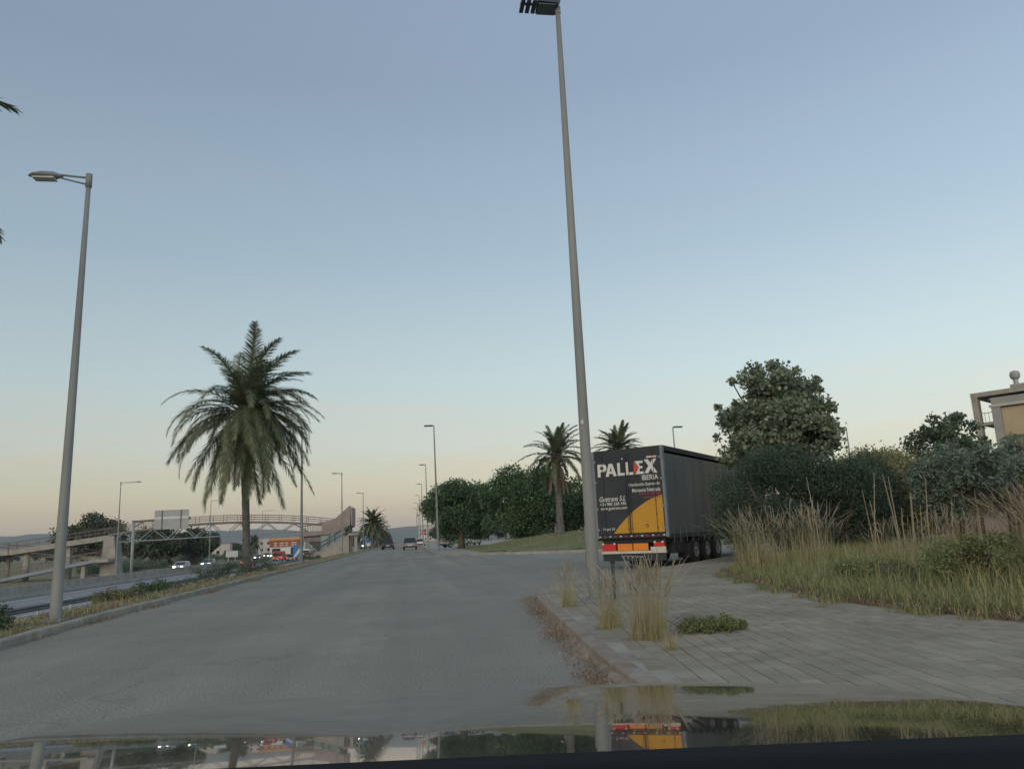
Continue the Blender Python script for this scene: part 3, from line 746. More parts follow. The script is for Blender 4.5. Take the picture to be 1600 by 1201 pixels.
P = veg_points(9000, .55, -.12)
tag(blades('edge_litter', P, rng.uniform(.06, .2, len(P)), rng.uniform(.6, 1.6, len(P)), .012, twig_m, seg=2, droop=1.0), 'brown dead stems lying along the edge of the footway', 'litter', kind='stuff')

P = veg_points(9000, .9, -.45)
P = P[(np.sin(P[:, 1]*3.1)+np.sin(P[:, 1]*7.3+1)+.6*np.sin(P[:, 1]*13)) > .35]; P[:, 2] = .15
tag(blades('edge_weeds', P, rng.uniform(.04, .20, len(P)), rng.uniform(.3, 1.2, len(P)), .011, grass_gr, seg=2), 'ragged weeds creeping out over the edge of the pavers', 'weeds', kind='stuff')
def fountain(name, loc, n, h, r, label, group=None, bias=(0, 0), plumes=.4, gold=True, seed=0, lean=.42, width=.010):
    global rng
    rng = np.random.default_rng(100+seed)
    root = empty(name, loc, 0, label, 'grass clump', group)
    a = rng.uniform(0, 2*math.pi, n); q = r*np.sqrt(rng.random(n))
    P = np.stack([q*np.cos(a), q*np.sin(a), np.full(n, -.03)], 1)
    blades('blades', P, h*rng.uniform(.30, 1.0, n), np.abs(rng.normal(0, lean*.6, n))+.04, width, straw if gold else grass_gr, root, 4, .55, bias)
    if gold: blades('green_blades', P[:n//3]*1.1, h*rng.uniform(.25, .7, n//3), np.abs(rng.normal(0, lean*.8, n//3))+.1, width, grass_gr, root, 4, .7, bias)
    m2 = int(n*plumes)
    if m2:
        a = rng.uniform(0, 2*math.pi, m2); q = r*np.sqrt(rng.random(m2))
        P = np.stack([q*np.cos(a), q*np.sin(a), np.full(m2, -.03)], 1)
        L = h*rng.uniform(.85, 1.25, m2); az = rng.uniform(0, 2*math.pi, m2); ln = rng.uniform(.05, lean, m2)
        hd = np.stack([np.cos(az)*ln+bias[0], np.sin(az)*ln+bias[1], np.zeros(m2)], 1)
        V = []; F = []
        for i in range(m2):
            pt = lambda t: P[i] + hd[i]*(t**1.6)*L[i] + np.array([0, 0, (t-.4*np.linalg.norm(hd[i])*t**2.4)*L[i]])
            ts = (0, .4, .72, .8, .9, 1.0); ws = (.0012, .0012, .0010, .0050, .0046, .0008)
            b0 = len(V)
            sd = np.cross(hd[i]+1e-4, [0, 0, 1.]); sd = sd/np.linalg.norm(sd)
            fw2 = np.cross(sd, [0, 0, 1.])
            for t, w in zip(ts, ws):
                c = pt(t); k = w*(h/.8)**.5*1.25
                V += [c-sd*k, c+fw2*k, c+sd*k]
            for j in range(5):
                for k in range(3):
                    A = b0+j*3+k; B = b0+j*3+(k+1) % 3; F.append((A, B, B+3, A+3))
        npobj('plumes', npmesh('plumes', np.array(V), np.array(F), plume_m), root)
    return root
# by the tall lamp
fountain('grass_clump', (2.42, 12.0, .13), 110, .70, .13, 'upright straw-coloured grass tuft on the kerb behind the tall lamp', seed=1, plumes=.35, lean=.55, width=.006)
fountain('grass_clump', (2.33, 9.1, .13), 150, .66, .15, 'straw grass tuft at the kerb between the tall lamp and the golden tuft', seed=2, plumes=.35, lean=.6, width=.006)
fountain('grass_clump', (2.46, 8.05, .13), 230, .82, .20, 'large golden tuft with pink seed heads, tallest of the tufts on the kerb', seed=3, plumes=.5, lean=.6, width=.006)
fountain('grass_clump', (2.42, 7.25, .13), 70, .26, .06, 'small rusty tuft at the corner of the kerb in front of the golden tuft', seed=4, plumes=.3, lean=.6, width=.006)
# beyond the footway
fountain('grass_clump', (8.55, 18.2, .22), 240, 1.45, .65, 'big pale plumed grass clump at the end of the footway near the trailer wheels', seed=5, plumes=.55, bias=(-.1, 0), gold=True, lean=.75, width=.011)
fountain('grass_clump', (9.6, 17.6, .22), 170, 1.5, .5, 'pale plumed grass clump in front of the dark feathery shrub', seed=6, plumes=.6, bias=(-.05, 0), gold=True, lean=.7, width=.010)
CL = ('arching grass clump right behind the low spreading green weeds', 'short arching grass clump between the spreading weeds and the bright bush', 'straw arching grass clump at the foot of the thickest canes', 'tall arching grass clump in front of the second dark feathery shrub', 'smallest arching grass clump, beside the bright green bush')
for k, (x, y, h) in enumerate(((10.6, 16.2, 1.0), (10.2, 14.4, .8), (11.9, 15.4, 1.1), (12.8, 17.3, 1.2), (9.4, 13.2, .6))):
    fountain('grass_clump', (x, y, .25), 110, h, .45, CL[k], 'grass clumps in the weeds', (.12 if k % 2 else -.12, 0), .35, k % 2 == 0, 10+k, .55)
for k, (x, y, h) in enumerate(((9.0, 9.7, 1.35), (9.9, 10.9, 1.5), (8.4, 8.0, 1.2), (10.4, 9.2, 1.6), (11.2, 11.6, 1.5))):
    fountain('grass_clump', (x, y, .25), 170, h, .5, 'tall reddish plumed grass bowing over the footway in front of the oleanders', 'reddish plumed grasses', (-.35, -.05), .7, k % 2 == 1, 20+k, .45)
tree('green_bush', (8.2, 10.6, .2), blob(.7, .7, .42, .35, 22, .22, 51, low=-.4), 5200, .06, leaf_weed, 'bright green leafy bush at the footway edge below the plumed grasses', None, (.02, .25), 'shrub', .4, 51, .3, 8, 1.0, 5)
tree('green_bush', (8.1, 12.6, .2), blob(.9, .9, .18, .14, 20, .2, 52, low=-.2), 3000, .07, leaf_weed, 'low spreading green weeds between the bright bush and the pale plumed clump', None, (.015, .2), 'shrub', .35, 52, .3, 8, 1.0, 5)
tree('paving_weed', (3.25, 8.3, .145), blob(.38, .24, .08, .05, 70, .065, 55, low=-.2, fill=0), 6500, .034, leaf_weed, 'flat green weed with small pinkish heads growing through the pavers', None, (.004, .03), 'weed', .4, 55, .1, 5, 1.0, 2)
fountain('paving_tuft', (5.45, 9.9, .145), 160, .10, .16, 'tiny flat green tuft at the edge of the pavers', seed=61, plumes=0, gold=False, lean=1.0, width=.006)
fountain('paving_tuft', (5.8, 17.2, .145), 120, .14, .14, 'small dark tuft on the pavers behind the trailer', seed=62, plumes=0, gold=False, lean=.9, width=.006)

P = np.array([(-5.75 + abs(rnd.gauss(0, .10)) - .1, rnd.choice([11.5, 13.2, 15.8, 19, 23.5, 24.5, 31, 37]) + rnd.gauss(0, .55), .0) for _ in range(1500)])
tag(blades('gutter_weeds', P, rng.uniform(.03, .12, len(P)), rng.uniform(.4, 1.5, len(P)), .010, twig_m, seg=2), 'dead weeds growing in the gutter of the left kerb', 'weeds', kind='stuff')
# left verge: dry grass, weeds, scrub
def verge_pts(n, y0, y1, x0=-8.4, x1=-6.15):
    P = []
    for _ in range(n):
        y = y0 + (y1-y0)*rnd.random()**1.5; x = rnd.uniform(x0, x1 + (.4 if y < 14 else .1))
        P.append((x, y, float(np.interp(x, xs, zs))))
    return np.array(P)
P = verge_pts(9000, 8, 70)
tag(blades('verge_grass', P, rng.uniform(.03, .16, len(P)), rng.uniform(.4, 1.5, len(P)), .012, straw, seg=2), 'bleached dry grass on the left verge', 'grass', kind='stuff')
P = verge_pts(9000, 8, 90, -9)
tag(blades('verge_litter', P, rng.uniform(.05, .28, len(P)), rng.uniform(.6, 1.6, len(P)), .016, twig_m, seg=2, droop=.9), 'brown dead stalks and leaves on the left verge', 'litter', kind='stuff')
P = verge_pts(3500, 8, 110, -12)
tag(blades('verge_weeds', P, rng.uniform(.08, .30, len(P)), rng.uniform(.2, .9, len(P)), .016, grass_gr, seg=2), 'green weeds on the left verge', 'grass', kind='stuff')
for k, (x, y, rx, h, lab) in enumerate(((-6.95, 13.75, .5, .45, 'low dark green bush left of the lamp with the pale head'), (-8.6, 16.0, .6, .35, 'dark creeping bush behind the lamp with the pale head'),
        (-7.7, 22.5, .6, .32, 'green creeping bush in dry grass past the lamp with the pale head'), (-7.9, 26.0, .7, .4, 'green creeping bush halfway to the big palm'),
        (-7.8, 33.5, 1.0, .75, 'dark scrub in front of the big palm'), (-7.4, 38.5, 1.1, .95, 'dark scrub right at the foot of the big palm trunk'), (-9.6, 37.0, 1.3, .9, 'dark scrub on the motorway side of the big palm'),
        (-8.0, 66, .9, .7, 'bush on the verge between the verge lamps'), (-9.5, 58, .9, .6, 'weedy bush on the slope above the motorway'))):
    tree('verge_bush', (x, y, float(np.interp(x, xs, zs))-.03), blob(rx*1.1, rx*1.1, h*.55, h*.35, 22, .2, 70+k, low=-.3), 2600, .065, leaf_dark if k in (0, 4, 5, 6) else leaf_olive if k in (2, 8) else leaf_carob, lab, None, (.02, .2), 'shrub', .5, 70+k, .3, 6, 1.0, 4)
#@@PART3
# ------------------------------------------------------------------ the parked trailer
orange = mat('panel_orange', (.47, .235, .022), (.55, .285, .032), 1.2, .45, detail=6)
tdark = mat('trailer_dark', (.026, .030, .035), (.042, .046, .052), 1.0, .42, detail=6)
tcurt = mat('trailer_curtain', (.095, .108, .115), (.13, .145, .15), .9, .30, spec=.5, detail=6, stretch=(1, 1, .4))
tframe = mat('trailer_frame', (.14, .17, .19), (.20, .23, .24), 2, .5)
tletter = mat('lettering_white', (.60, .59, .54), (.68, .66, .60), 5, .6)
tred = mat('lettering_red', (.55, .06, .05), (.62, .08, .06), 5, .6)
tred2 = mat('lettering_dull_red', (.33, .06, .08), (.40, .08, .09), 5, .6)
lred = mat('rear_light_red', (.50, .025, .02), (.62, .04, .03), 8, .25, spec=.5)
plate_o = mat('marker_orange', (.72, .20, .02), (.80, .25, .03), 5, .5)
bar_m = mat('bumper_pale', (.48, .45, .36), (.60, .57, .48), 3, .6)
chass = mat('chassis_black', (.015, .017, .02), (.03, .032, .035), 3, .6)
T = empty('trailer', (7.345, 25.08, 0), math.atan2(-HD.x, HD.y), 'black curtain-sided trailer parked with its lettered rear doors and orange panel towards the road', 'trailer')
def text_part(name, s, x0, x1, z0, h, m, parent, y=-.078, shear=0, bold=.0):
    cu = bpy.data.curves.new(name, 'FONT'); cu.body = s; cu.size = 1; cu.extrude = .002; cu.shear = shear; cu.offset = bold; cu.resolution_u = 3
    o = bpy.data.objects.new(name, cu); COL.objects.link(o)
    dg = bpy.context.evaluated_depsgraph_get(); me = bpy.data.meshes.new_from_object(o.evaluated_get(dg))
    COL.objects.unlink(o); bpy.data.objects.remove(o)
    co = np.empty(len(me.vertices)*3, np.float32); me.vertices.foreach_get('co', co); co = co.reshape(-1, 3)
    mn, mxx = co.min(0), co.max(0); c2 = np.empty_like(co)
    c2[:, 0] = x0 + (co[:, 0]-mn[0])/(mxx[0]-mn[0])*(x1-x0); c2[:, 2] = z0 + (co[:, 1]-mn[1])/(mxx[1]-mn[1])*h; c2[:, 1] = y + (co[:, 2]-mn[2])*1.0 - .004
    me.vertices.foreach_set('co', c2.ravel()); me.materials.clear(); me.materials.append(m); me.update()
    return link(bpy.data.objects.new(name, me), parent)
# flanks: pleated curtains
for sx in (-1, 1):
    mb = MB(); N = 136
    for i in range(N+1):
        y = .12 + (13.36)*i/N
        w = .004*math.sin(i*.63) + .002*math.sin(i*1.3)
        for z in (1.08, 1.5, 2.4, 3.3, 3.74):
            mb.v.append((sx*(1.255 + w*(1 - .4*abs(z-2.2))), y, z))
    mb.f = [(i*5+k, (i+1)*5+k, (i+1)*5+k+1, i*5+k+1) for i in range(N) for k in range(4)]
    o = mb.build('curtain', tcurt, T, True)
    for k in range(21):
        y = .45 + k*.63
        s = MB().box(-.022, .022, -.003, .003, .80, 1.30); so = s.build('strap', tframe, o); so.rotation_euler = (0, 0, math.pi/2); so.location = (sx*1.285, y, 0)
MB().box(-1.235, 1.235, .03, 13.55, 1.10, 3.72).build('load_box', chass, T)
mb = MB(); mb.box(-1.25, 1.25, 0, 13.6, 3.86, 3.985); roof = mb.build('roof', tdark, T)
for sx in (-1, 1):
    MB().beam((sx*1.262, 0, 3.90), (sx*1.262, 13.6, 3.90), .05, .16).build('roof_rail', tdark, T)
    MB().beam((sx*1.26, 0, 1.02), (sx*1.26, 13.6, 1.02), .05, .14).build('side_rail', tdark, T)
    MB().box(sx*1.245-.045, sx*1.245+.045, -.06, .10, 1.0, 3.97).build('corner_post', tframe, T)
MB().box(-1.2, 1.2, -.055, .06, 3.78, 3.96).build('header', tdark, T)
MB().box(-1.2, 1.2, -.05, .08, 1.0, 1.13).build('sill', tdark, T)
MB().box(-1.22, 1.22, 13.5, 13.62, 1.1, 3.9).build('front_wall', tdark, T)
arc = []
for k in range(25):
    t = k/24; arc.append((-.62 + 1.80*t, 1.17 + 1.19*math.sin(t*math.pi/2*.93)/math.sin(math.pi/2*.93)*(1) ))
def arc_z(x): 
    t = max(0, (x+.62)/1.80)**.9; return 1.17 + 1.19*math.sin(t*math.pi/2*.86)/math.sin(math.pi/2*.86)
for sx, x0, x1 in ((-1, -1.195, -.008), (1, .008, 1.195)):
    d = MB().box(x0, x1, -.07, -.01, 1.14, 3.78).build('rear_door', tdark, T)
    a0, a1 = max(x0+.01, -.62), x1-.025
    xsn = [a0 + (a1-a0)*k/16 for k in range(17)]
    pan = MB(); V = [(x, -.0745, 1.165) for x in xsn] + [(x, -.0745, max(1.166, arc_z(x))) for x in xsn] + [(x, -.069, 1.165) for x in xsn] + [(x, -.069, max(1.166, arc_z(x))) for x in xsn]
    n = 17; pan.add(V, [(k, k+1, n+k+1, n+k) for k in range(16)] + [(2*n+k, 3*n+k, 3*n+k+1, 2*n+k+1) for k in range(16)] + [(n+k, n+k+1, 3*n+k+1, 3*n+k) for k in range(16)])
    pan.build('orange_panel', orange, d)
    for rx in ((x0+.30, x1-.06) if sx < 0 else (x0+.06, x1-.25)):
        r = MB(); r.tube([(rx, -.092, 1.10), (rx, -.092, 3.80)], .009, 6)
        for z in (1.3, 1.75, 2.2): r.box(rx-.022, rx+.022, -.10, -.07, z-.015, z+.015)
        r.build('lock_rod', tdark, d)
    for z in (1.3, 2.0, 2.9, 3.6):
        hx0 = x0 if sx < 0 else x1; MB().box(hx0-.05, hx0+.05, -.085, -.06, z-.04, z+.04).build('hinge', tframe, d)
doors = [o for o in T.children if o.name.startswith('rear_door')]
L0, R0 = doors[0], doors[1]
# PALLEX with the red arrow inside the E, then the smaller lines
glyph = {'P': [[(0, 0), (0, 1), (.62, 1), (.80, .9), (.86, .70), (.80, .50), (.62, .40), (.26, .40), (.26, 0)], [(.26, .58), (.50, .58), (.58, .70), (.50, .82), (.26, .82)]],
         'A': [[(0, 0), (.34, 1), (.66, 1), (1, 0), (.72, 0), (.66, .20), (.34, .20), (.28, 0)], [(.40, .38), (.60, .38), (.50, .74)]],
         'L': [[(0, 0), (0, 1), (.27, 1), (.27, .20), (.72, .20), (.72, 0)]],
         'E': [[(0, 0), (.40, .5), (0, 1), (.78, 1), (.78, .82), (.42, .82), (.46, .6), (.72, .6), (.72, .42), (.46, .42), (.42, .19), (.80, .19), (.80, 0)]],
         'X': [[(0, 0), (.34, .52), (.02, 1), (.34, 1), (.51, .72), (.68, 1), (.98, 1), (.67, .52), (1, 0), (.68, 0), (.5, .32), (.31, 0)]]}
def glyph_mesh(name, ch, x, z, w, h, parent, y=-.082):
    bm = bmesh.new(); es = []
    for loop in glyph[ch]:
        vs = [bm.verts.new((x+px*w, y, z+pz*h)) for px, pz in loop]
        es += [bm.edges.new((vs[i], vs[(i+1) % len(vs)])) for i in range(len(vs))]
    bmesh.ops.triangle_fill(bm, use_beauty=True, use_dissolve=False, edges=es)
    r = bmesh.ops.extrude_face_region(bm, geom=list(bm.faces))
    bmesh.ops.translate(bm, vec=(0, .005, 0), verts=[v for v in r['geom'] if isinstance(v, bmesh.types.BMVert)])
    bmesh.ops.recalc_face_normals(bm, faces=bm.faces)
    me = bpy.data.meshes.new(name); bm.to_mesh(me); bm.free(); me.materials.append(tletter)
    return link(bpy.data.objects.new(name, me), parent)
for ch, x, w, z, h in (('P', -1.08, .40, 3.08, .43), ('A', -.79, .41, 3.08, .43), ('L', -.34, .36, 3.08, .43), ('L', -.03, .36, 3.08, .43), ('E', .29, .38, 3.08, .44), ('X', .62, .46, 3.09, .46)):
    glyph_mesh('lettering', ch, x, z, w, h, L0 if x+w/2 < 0 else R0)
ar = MB(); ar.add([(.255, -.083, 3.10), (.255, -.083, 3.50), (.43, -.083, 3.30), (.255, -.078, 3.10), (.255, -.078, 3.50), (.43, -.078, 3.30)], [(0, 2, 1), (3, 4, 5), (0, 1, 4, 3), (1, 2, 5, 4), (2, 0, 3, 5)])
ar.build('lettering_arrow', tred, R0)
text_part('lettering', 'IBERIA', .52, 1.09, 2.87, .17, tletter, R0, bold=.008)
text_part('lettering', 'Distribución Express de', .03, 1.12, 2.66, .135, tletter, R0, bold=.008)
text_part('lettering', 'Mercancía Paletizada', .14, 1.13, 2.49, .125, tletter, R0, bold=.008)
text_part('lettering', '+34 917 248 500', .38, 1.13, 2.375, .085, tred2, R0, bold=.008)
text_part('lettering', 'www.pallex.es', .50, 1.13, 2.255, .09, tred2, R0, bold=.008)
text_part('lettering', 'Guttrans S.L', -1.08, -.12, 2.24, .17, tletter, L0, shear=.3, bold=.008)
text_part('lettering', '+34 985 268 185', -1.07, -.11, 2.10, .105, tletter, L0, bold=.008)
text_part('lettering', 'www.guttrans.com', -1.05, -.08, 1.93, .115, tletter, L0, shear=.15, bold=.008)
text_part('lettering', 'Hagut 24', -1.0, -.58, 1.26, .10, tletter, L0, bold=.008)
MB().box(.72, 1.08, -.080, -.074, 3.60, 3.645).build('sticker', tletter, R0)
MB().box(.74, 1.04, -.081, -.076, 3.645, 3.665).build('sticker', tred2, R0)
MB().box(-.17, -.13, -.085, -.07, 3.62, 3.67).build('marker_light', tletter, L0)
st = MB(); st.tube([(.50, -.082, 1.40), (.60, -.082, 1.43), (.64, -.082, 1.37), (.56, -.082, 1.33)], .012, 5); st.build('sticker', tdark, R0)
for k in range(13):
    x = -1.15 + k*.19
    MB().box(x-.035, x+.035, -.062, -.05, 1.05, 1.085).build('reflector', lred if k % 2 else tletter, T)
for k in range(6):
    MB().box(-1.285, -1.245, -.068, -.06, 1.2+k*.2, 1.26+k*.2).build('reflector', lred if k % 2 else tred2, T)
# rear underrun gear
MB().box(-1.12, 1.12, .10, .55, .82, .98).build('rear_crossmember', chass, T)
MB().box(-1.14, 1.14, -.03, .07, .50, .58).build('bumper', bar_m, T)
MB().box(.62, 1.14, -.035, .02, .582, .70).build('number_plate_board', bar_m, T)
MB().box(-1.12, 1.12, .02, .05, .26, .50).build('mudflap', tdark, T)
for x0, x1, z0, z1 in ((-1.10, -.60, .60, .83), (.74, 1.10, .71, .85)):
    c = MB().box(x0, x1, -.05, .10, z0, z1).build('rear_light', lred, T)
    for q in (x0+.05, x1-.04): MB().tube([(q, -.055, z1), (q, -.075, z1)], .035, 8).build('lamp_lens', tletter, c)
b = MB().box(-.56, .56, -.02, .02, .56, .845).build('marker_board', chass, T)
for x0, x1 in ((-.54, -.02), (.02, .54)): MB().box(x0, x1, -.03, -.018, .59, .82).build('marker_plate', plate_o, T)
# flowing white script on the mudflap, unreadable in the photograph: three looped strokes
sc = MB()
sc.tube([(-.45+.80*t+.05*math.sin(t*31), .012, .38+.05*math.cos(t*31)*(.6+.4*math.sin(t*6))) for t in [k/60 for k in range(61)]], .006, 4)
sc.build('script_mark', tletter, [o for o in T.children if o.name.startswith('mudflap')][0])
for x in (-.45, .45): MB().box(x-.07, x+.07, .3, 13.3, .72, 1.02).build('chassis_beam', chass, T)
def wheel(parent, x, y, r, w, sx):
    t = MB(); t.tube([(x-w/2, y, r), (x-w*.42, y, r), (x+w*.42, y, r), (x+w/2, y, r)], [r*.93, r, r, r*.93], 24)
    o = t.build('wheel', tyre, parent)
    rm = MB(); xo = x+sx*(w/2+.004)
    rm.tube([(xo-sx*.02, y, r), (xo+sx*.012, y, r), (xo-sx*.05, y, r), (xo+sx*.03, y, r)], [r*.56, r*.53, r*.30, r*.15], 18); rm.build('rim', rim_m, o)
    return o
for y in (2.75, 4.05, 5.35):
    for sx in (-1, 1): wheel(T, sx*1.03, y, .50, .38, sx)
    MB().tube([(-1, y, .5), (1, y, .5)], .07, 8).build('axle', chass, T)
    for sx in (-1, 1): MB().box(sx*1.03-.2, sx*1.03+.2, y-.05, y+.05, .55, .80).build('suspension_arm', chass, T)
for sx in (-1, 1):
    MB().box(sx*.6-.07, sx*.6+.07, 10.6, 10.8, 0, .8).build('landing_leg', chass, T)
    MB().box(sx*1.2-.02, sx*1.2+.02, 6.3, 10.2, .55, .70).build('side_guard', tframe, T)
    MB().box(sx*1.05-.2, sx*1.05+.2, 1.9, 2.1, .25, .75).build('wheel_flap', chass, T)
MB().box(.55, 1.20, .6, 1.75, .45, .95).build('tool_box', chass, T)

# ------------------------------------------------------------------ vehicles on the roads
def car(loc, rz, m, label, group, kind='hatch', head=False, tail=False, cat='car'):
    t = empty('car' if cat == 'car' else cat, loc, rz, label, cat, group)
    L, Wd, H = (4.1, 1.76, 1.47) if kind == 'hatch' else (5.2, 1.95, 2.1) if kind == 'van' else (4.4, 1.8, 1.62)
    h, w = L/2, Wd/2
    if kind == 'van':
        prof = [(-h, .35), (-h+.02, 1.05), (-h+.05, H-.12), (-h+.2, H), (h-1.55, H), (h-.75, 1.25), (h-.1, 1.02), (h, .8), (h, .35)]
    else:
        prof = [(-h, .38), (-h-.03, .60), (-h+.06, .92), (h-1.25, .94), (h-.35, .82), (h-.03, .66), (h, .36)]
    b = MB(); b.xprism(prof, -w, w); me = b.mesh('body', m)
    bm = bmesh.new(); bm.from_mesh(me); bmesh.ops.bevel(bm, geom=list(bm.edges), offset=.06, segments=2, affect='EDGES', clamp_overlap=True); bm.to_mesh(me); bm.free()
    body = link(bpy.data.objects.new('body', me), t)
    def frus(y0, y1, ry0, ry1, z0, z1, w0, w1):
        v = [(-w0, y0, z0), (w0, y0, z0), (w0, y1, z0), (-w0, y1, z0), (-w1, ry0, z1), (w1, ry0, z1), (w1, ry1, z1), (-w1, ry1, z1)]
        return MB().add(v, [(0, 1, 2, 3), (4, 7, 6, 5), (0, 4, 5, 1), (1, 5, 6, 2), (2, 6, 7, 3), (3, 7, 4, 0)])
    if kind == 'van':
        MB().box(-w+.12, w-.12, -h+.0, -h+.04, 1.15, 1.75).build('rear_window', glass_d, t)
        frus(h-1.5, h-.72, h-1.57, h-1.45, 1.30, H-.1, w-.08, w-.12).build('windscreen', glass_d, t)
    else:
        frus(-h+.08, h-1.1, -h+.42, h-2.0, .90, H-.07, w-.05, w-.22).build('glasshouse', glass_d, t)
        r = frus(-h+.38, h-1.95, -h+.46, h-2.05, H-.09, H, w-.21, w-.26).build('roof', m, t)
        for sx in (-1, 1):
            p = MB(); p.beam((sx*(w-.05), -h+.10, .92), (sx*(w-.22), -h+.44, H-.05), .07, .12); p.beam((sx*(w-.05), h-1.1, .92), (sx*(w-.22), h-2.0, H-.05), .06, .06); p.beam((sx*(w-.04), -.15, .92), (sx*(w-.21), -.22, H-.05), .05, .08)
            p.build('pillar', m, t)
            MB().box(sx*w-.02 if sx < 0 else sx*w-.02, sx*w+.12 if sx > 0 else sx*w+.02, h-1.45, h-1.28, .92, 1.04).build('mirror', m, t)
    for sx in (-1, 1):
        for y in (-h+.75, h-.8): wheel(t, sx*(w-.10), y, .31, .2, sx)
        MB().box(sx*(w-.30)-.16, sx*(w-.30)+.16, h-.10, h+.015, .62, .76).build('headlight', HL if head else lens_m, t)
        MB().box(sx*(w-.16)-.10, sx*(w-.16)+.10, -h-.045, -h+.06, .68, .90).build('tail_light', TLm if tail else lred, t)
    MB().box(-w+.02, w-.02, -h-.06, -h+.2, .30, .48).build('bumper', black, t)
    MB().box(-w+.02, w-.02, h-.2, h+.03, .28, .46).build('bumper', black, t)
    MB().box(-.26, .26, -h-.068, -h-.03, .52, .63).build('number_plate', tletter, t)
    return t
HL = mat('headlight_lit', (1.0, .93, .72), emit=14); TLm = mat('tail_light_lit', (1.0, .05, .03), emit=1.6)
paint = lambda n, c: mat('paint_'+n, c, tuple(x*.92 for x in c), 3, .3, coat=.6)
pw, ps, pd, pr, pb = paint('white', (.62, .62, .60)), paint('silver', (.24, .26, .26)), paint('dark', (.03, .033, .038)), paint('red', (.35, .035, .025)), paint('blue', (.06, .09, .15))
po = paint('pale_green', (.30, .34, .32))
car((.05, 105, 0), 0, ps, 'silver hatchback seen from behind, driving away down the middle of the road', None, 'suv')
car((-3.2, 118, 0), 0, pd, 'dark car parked on the left of the road before the squat palm', None)
car((-3.4, 131, 0), math.pi, pw, 'white car near the left kerb further down the road', None)
car((2.0, 150, 0), 0, pw, 'small white car by the red sign beyond the silver hatchback', None, head=False)
car((6.0, 100, .12), -1.2, po, 'pale car parked sideways behind the first lamp of the lamp row', None)
car((8.9, 112, .12), -.35, pw, 'white car parked under the corner tree', None)
onc = 'oncoming car with lit headlights beyond the concrete median barrier'
for x, y, m in ((-36.2, 131, pw), (-36.0, 147, ps), (-36.4, 196, pw), (-36.0, 216, pw), (-40.0, 228, ps)):
    car((x, y, -2), math.pi, m, ('white ' if m is pw else 'silver ')+onc, 'oncoming cars on the motorway', head=True)
car((-27.3, 138, -2), 0, pr, 'red car driving away on the near side of the motorway beside the palm trunk', None, tail=True)
car((-27.6, 172, -2), 0, pr, 'red van driving away on the near side of the motorway', None, 'van', tail=True, cat='van')
car((-23.8, 164, -2), 0, pd, 'dark car driving away beside the red van on the motorway', None, tail=True)
car((-23.9, 190, -2), 0, mat('paint_orange', (.42, .13, .05), (.38, .12, .05), 3, .35), 'orange car driving away in front of the footbridge pier', None, tail=True)
car((-27.4, 215, -2), 0, pw, 'white van driving away behind the blue sign', None, 'van', tail=True, cat='van')
car((-9.2, 150, -.1), math.pi, pd, 'dark car with lit headlights below the footbridge stairs', None, head=True)
car((-9.0, 164, -.1), math.pi, pw, 'white van behind the dark car below the footbridge stairs', None, 'van', cat='van')

# ------------------------------------------------------------------ footbridge across the motorway
FB = empty('footbridge', (0, 117, 0), 0, 'long arched footbridge with steel truss, brown railings and concrete ramps over the motorway', 'footbridge')
def dz(x):                                            # deck level along the arch
    t = (x+26.5)/15.5; return 4.85 - 1.10*t*t
XS = [-42 + i*1.9375 for i in range(17)]              # to -11
for a, b_ in zip(XS, XS[1:]):
    MB().beam((a, 0, dz(a)), (b_+.01, 0, dz(b_)), 2.2, .28).build('deck_panel', deck_m, FB)
cz = lambda x: 2.95 + .25*((x+28)/14)
for sy in (-1, 1):
    c = MB()
    c.tube([(x, sy*.95, cz(x)) for x in XS[:-2]], .07, 6); c.build('bottom_chord', truss_m, FB)
    for i in range(0, 14):
        xa, xb = XS[i], XS[i+1]
        a, b_ = ((xa, sy*.95, cz(xa)), (xb, sy*.95, dz(xb)-.1)) if i % 2 == 0 else ((xa, sy*.95, dz(xa)-.1), (xb, sy*.95, cz(xb)))
        MB().beam(a, b_, .10).build('truss_brace', truss_m, FB)
    for rz in (.45, .75, 1.05):
        MB().tube([(x, sy*1.08, dz(x)+rz) for x in XS], .028, 5).build('handrail', rail_m, FB)
    for x in XS:
        MB().beam((x, sy*1.08, dz(x)), (x, sy*1.08, dz(x)+1.05), .06).build('rail_post', rail_m, FB)
MB().add([(-42.9, -1.3, -2.1), (-40.6, -1.3, -2.1), (-40.6, 1.3, -2.1), (-42.9, 1.3, -2.1), (-42.5, -1.3, 3.6), (-41.2, -1.3, 3.6), (-41.2, 1.3, 3.6), (-42.5, 1.3, 3.6)],
         [(0, 1, 2, 3), (7, 6, 5, 4), (0, 4, 5, 1), (1, 5, 6, 2), (2, 6, 7, 3), (3, 7, 4, 0)]).build('pier', concrete, FB)
def ramp(y, x0, z0, x1, z1, w=2.0, th=.55, m=concrete, rail=rail_m, mid=True):
    MB().beam((x0, y, z0-th/2), (x1, y, z1-th/2), w, th).build('ramp', m, FB)
    n = max(3, int(abs(x1-x0)/1.3))
    for sy in (-1, 1):
        for hz in (.5, 1.0): MB().beam((x0, y+sy*(w/2-.05), z0+hz), (x1, y+sy*(w/2-.05), z1+hz), .06).build('handrail', rail, FB)
        for k in range(n+1):
            t = k/n; x = x0+(x1-x0)*t; z = z0+(z1-z0)*t
            MB().beam((x, y+sy*(w/2-.05), z), (x, y+sy*(w/2-.05), z+1.0), .05).build('rail_post', rail, FB)
ramp(0, -42.0, 3.75, -55.0, 2.25, 2.2, .7)
ramp(0, -54.9, 2.27, -58.6, 2.15, 2.2, .7)
ramp(-2.6, -57.5, -2.0, -42.6, .55, 1.9, .45, mat('concrete_blue', (.20, .23, .28), (.28, .30, .34), .7, .9))
ramp(2.6, -57.8, 2.15, -43.0, .60, 1.9, .45)
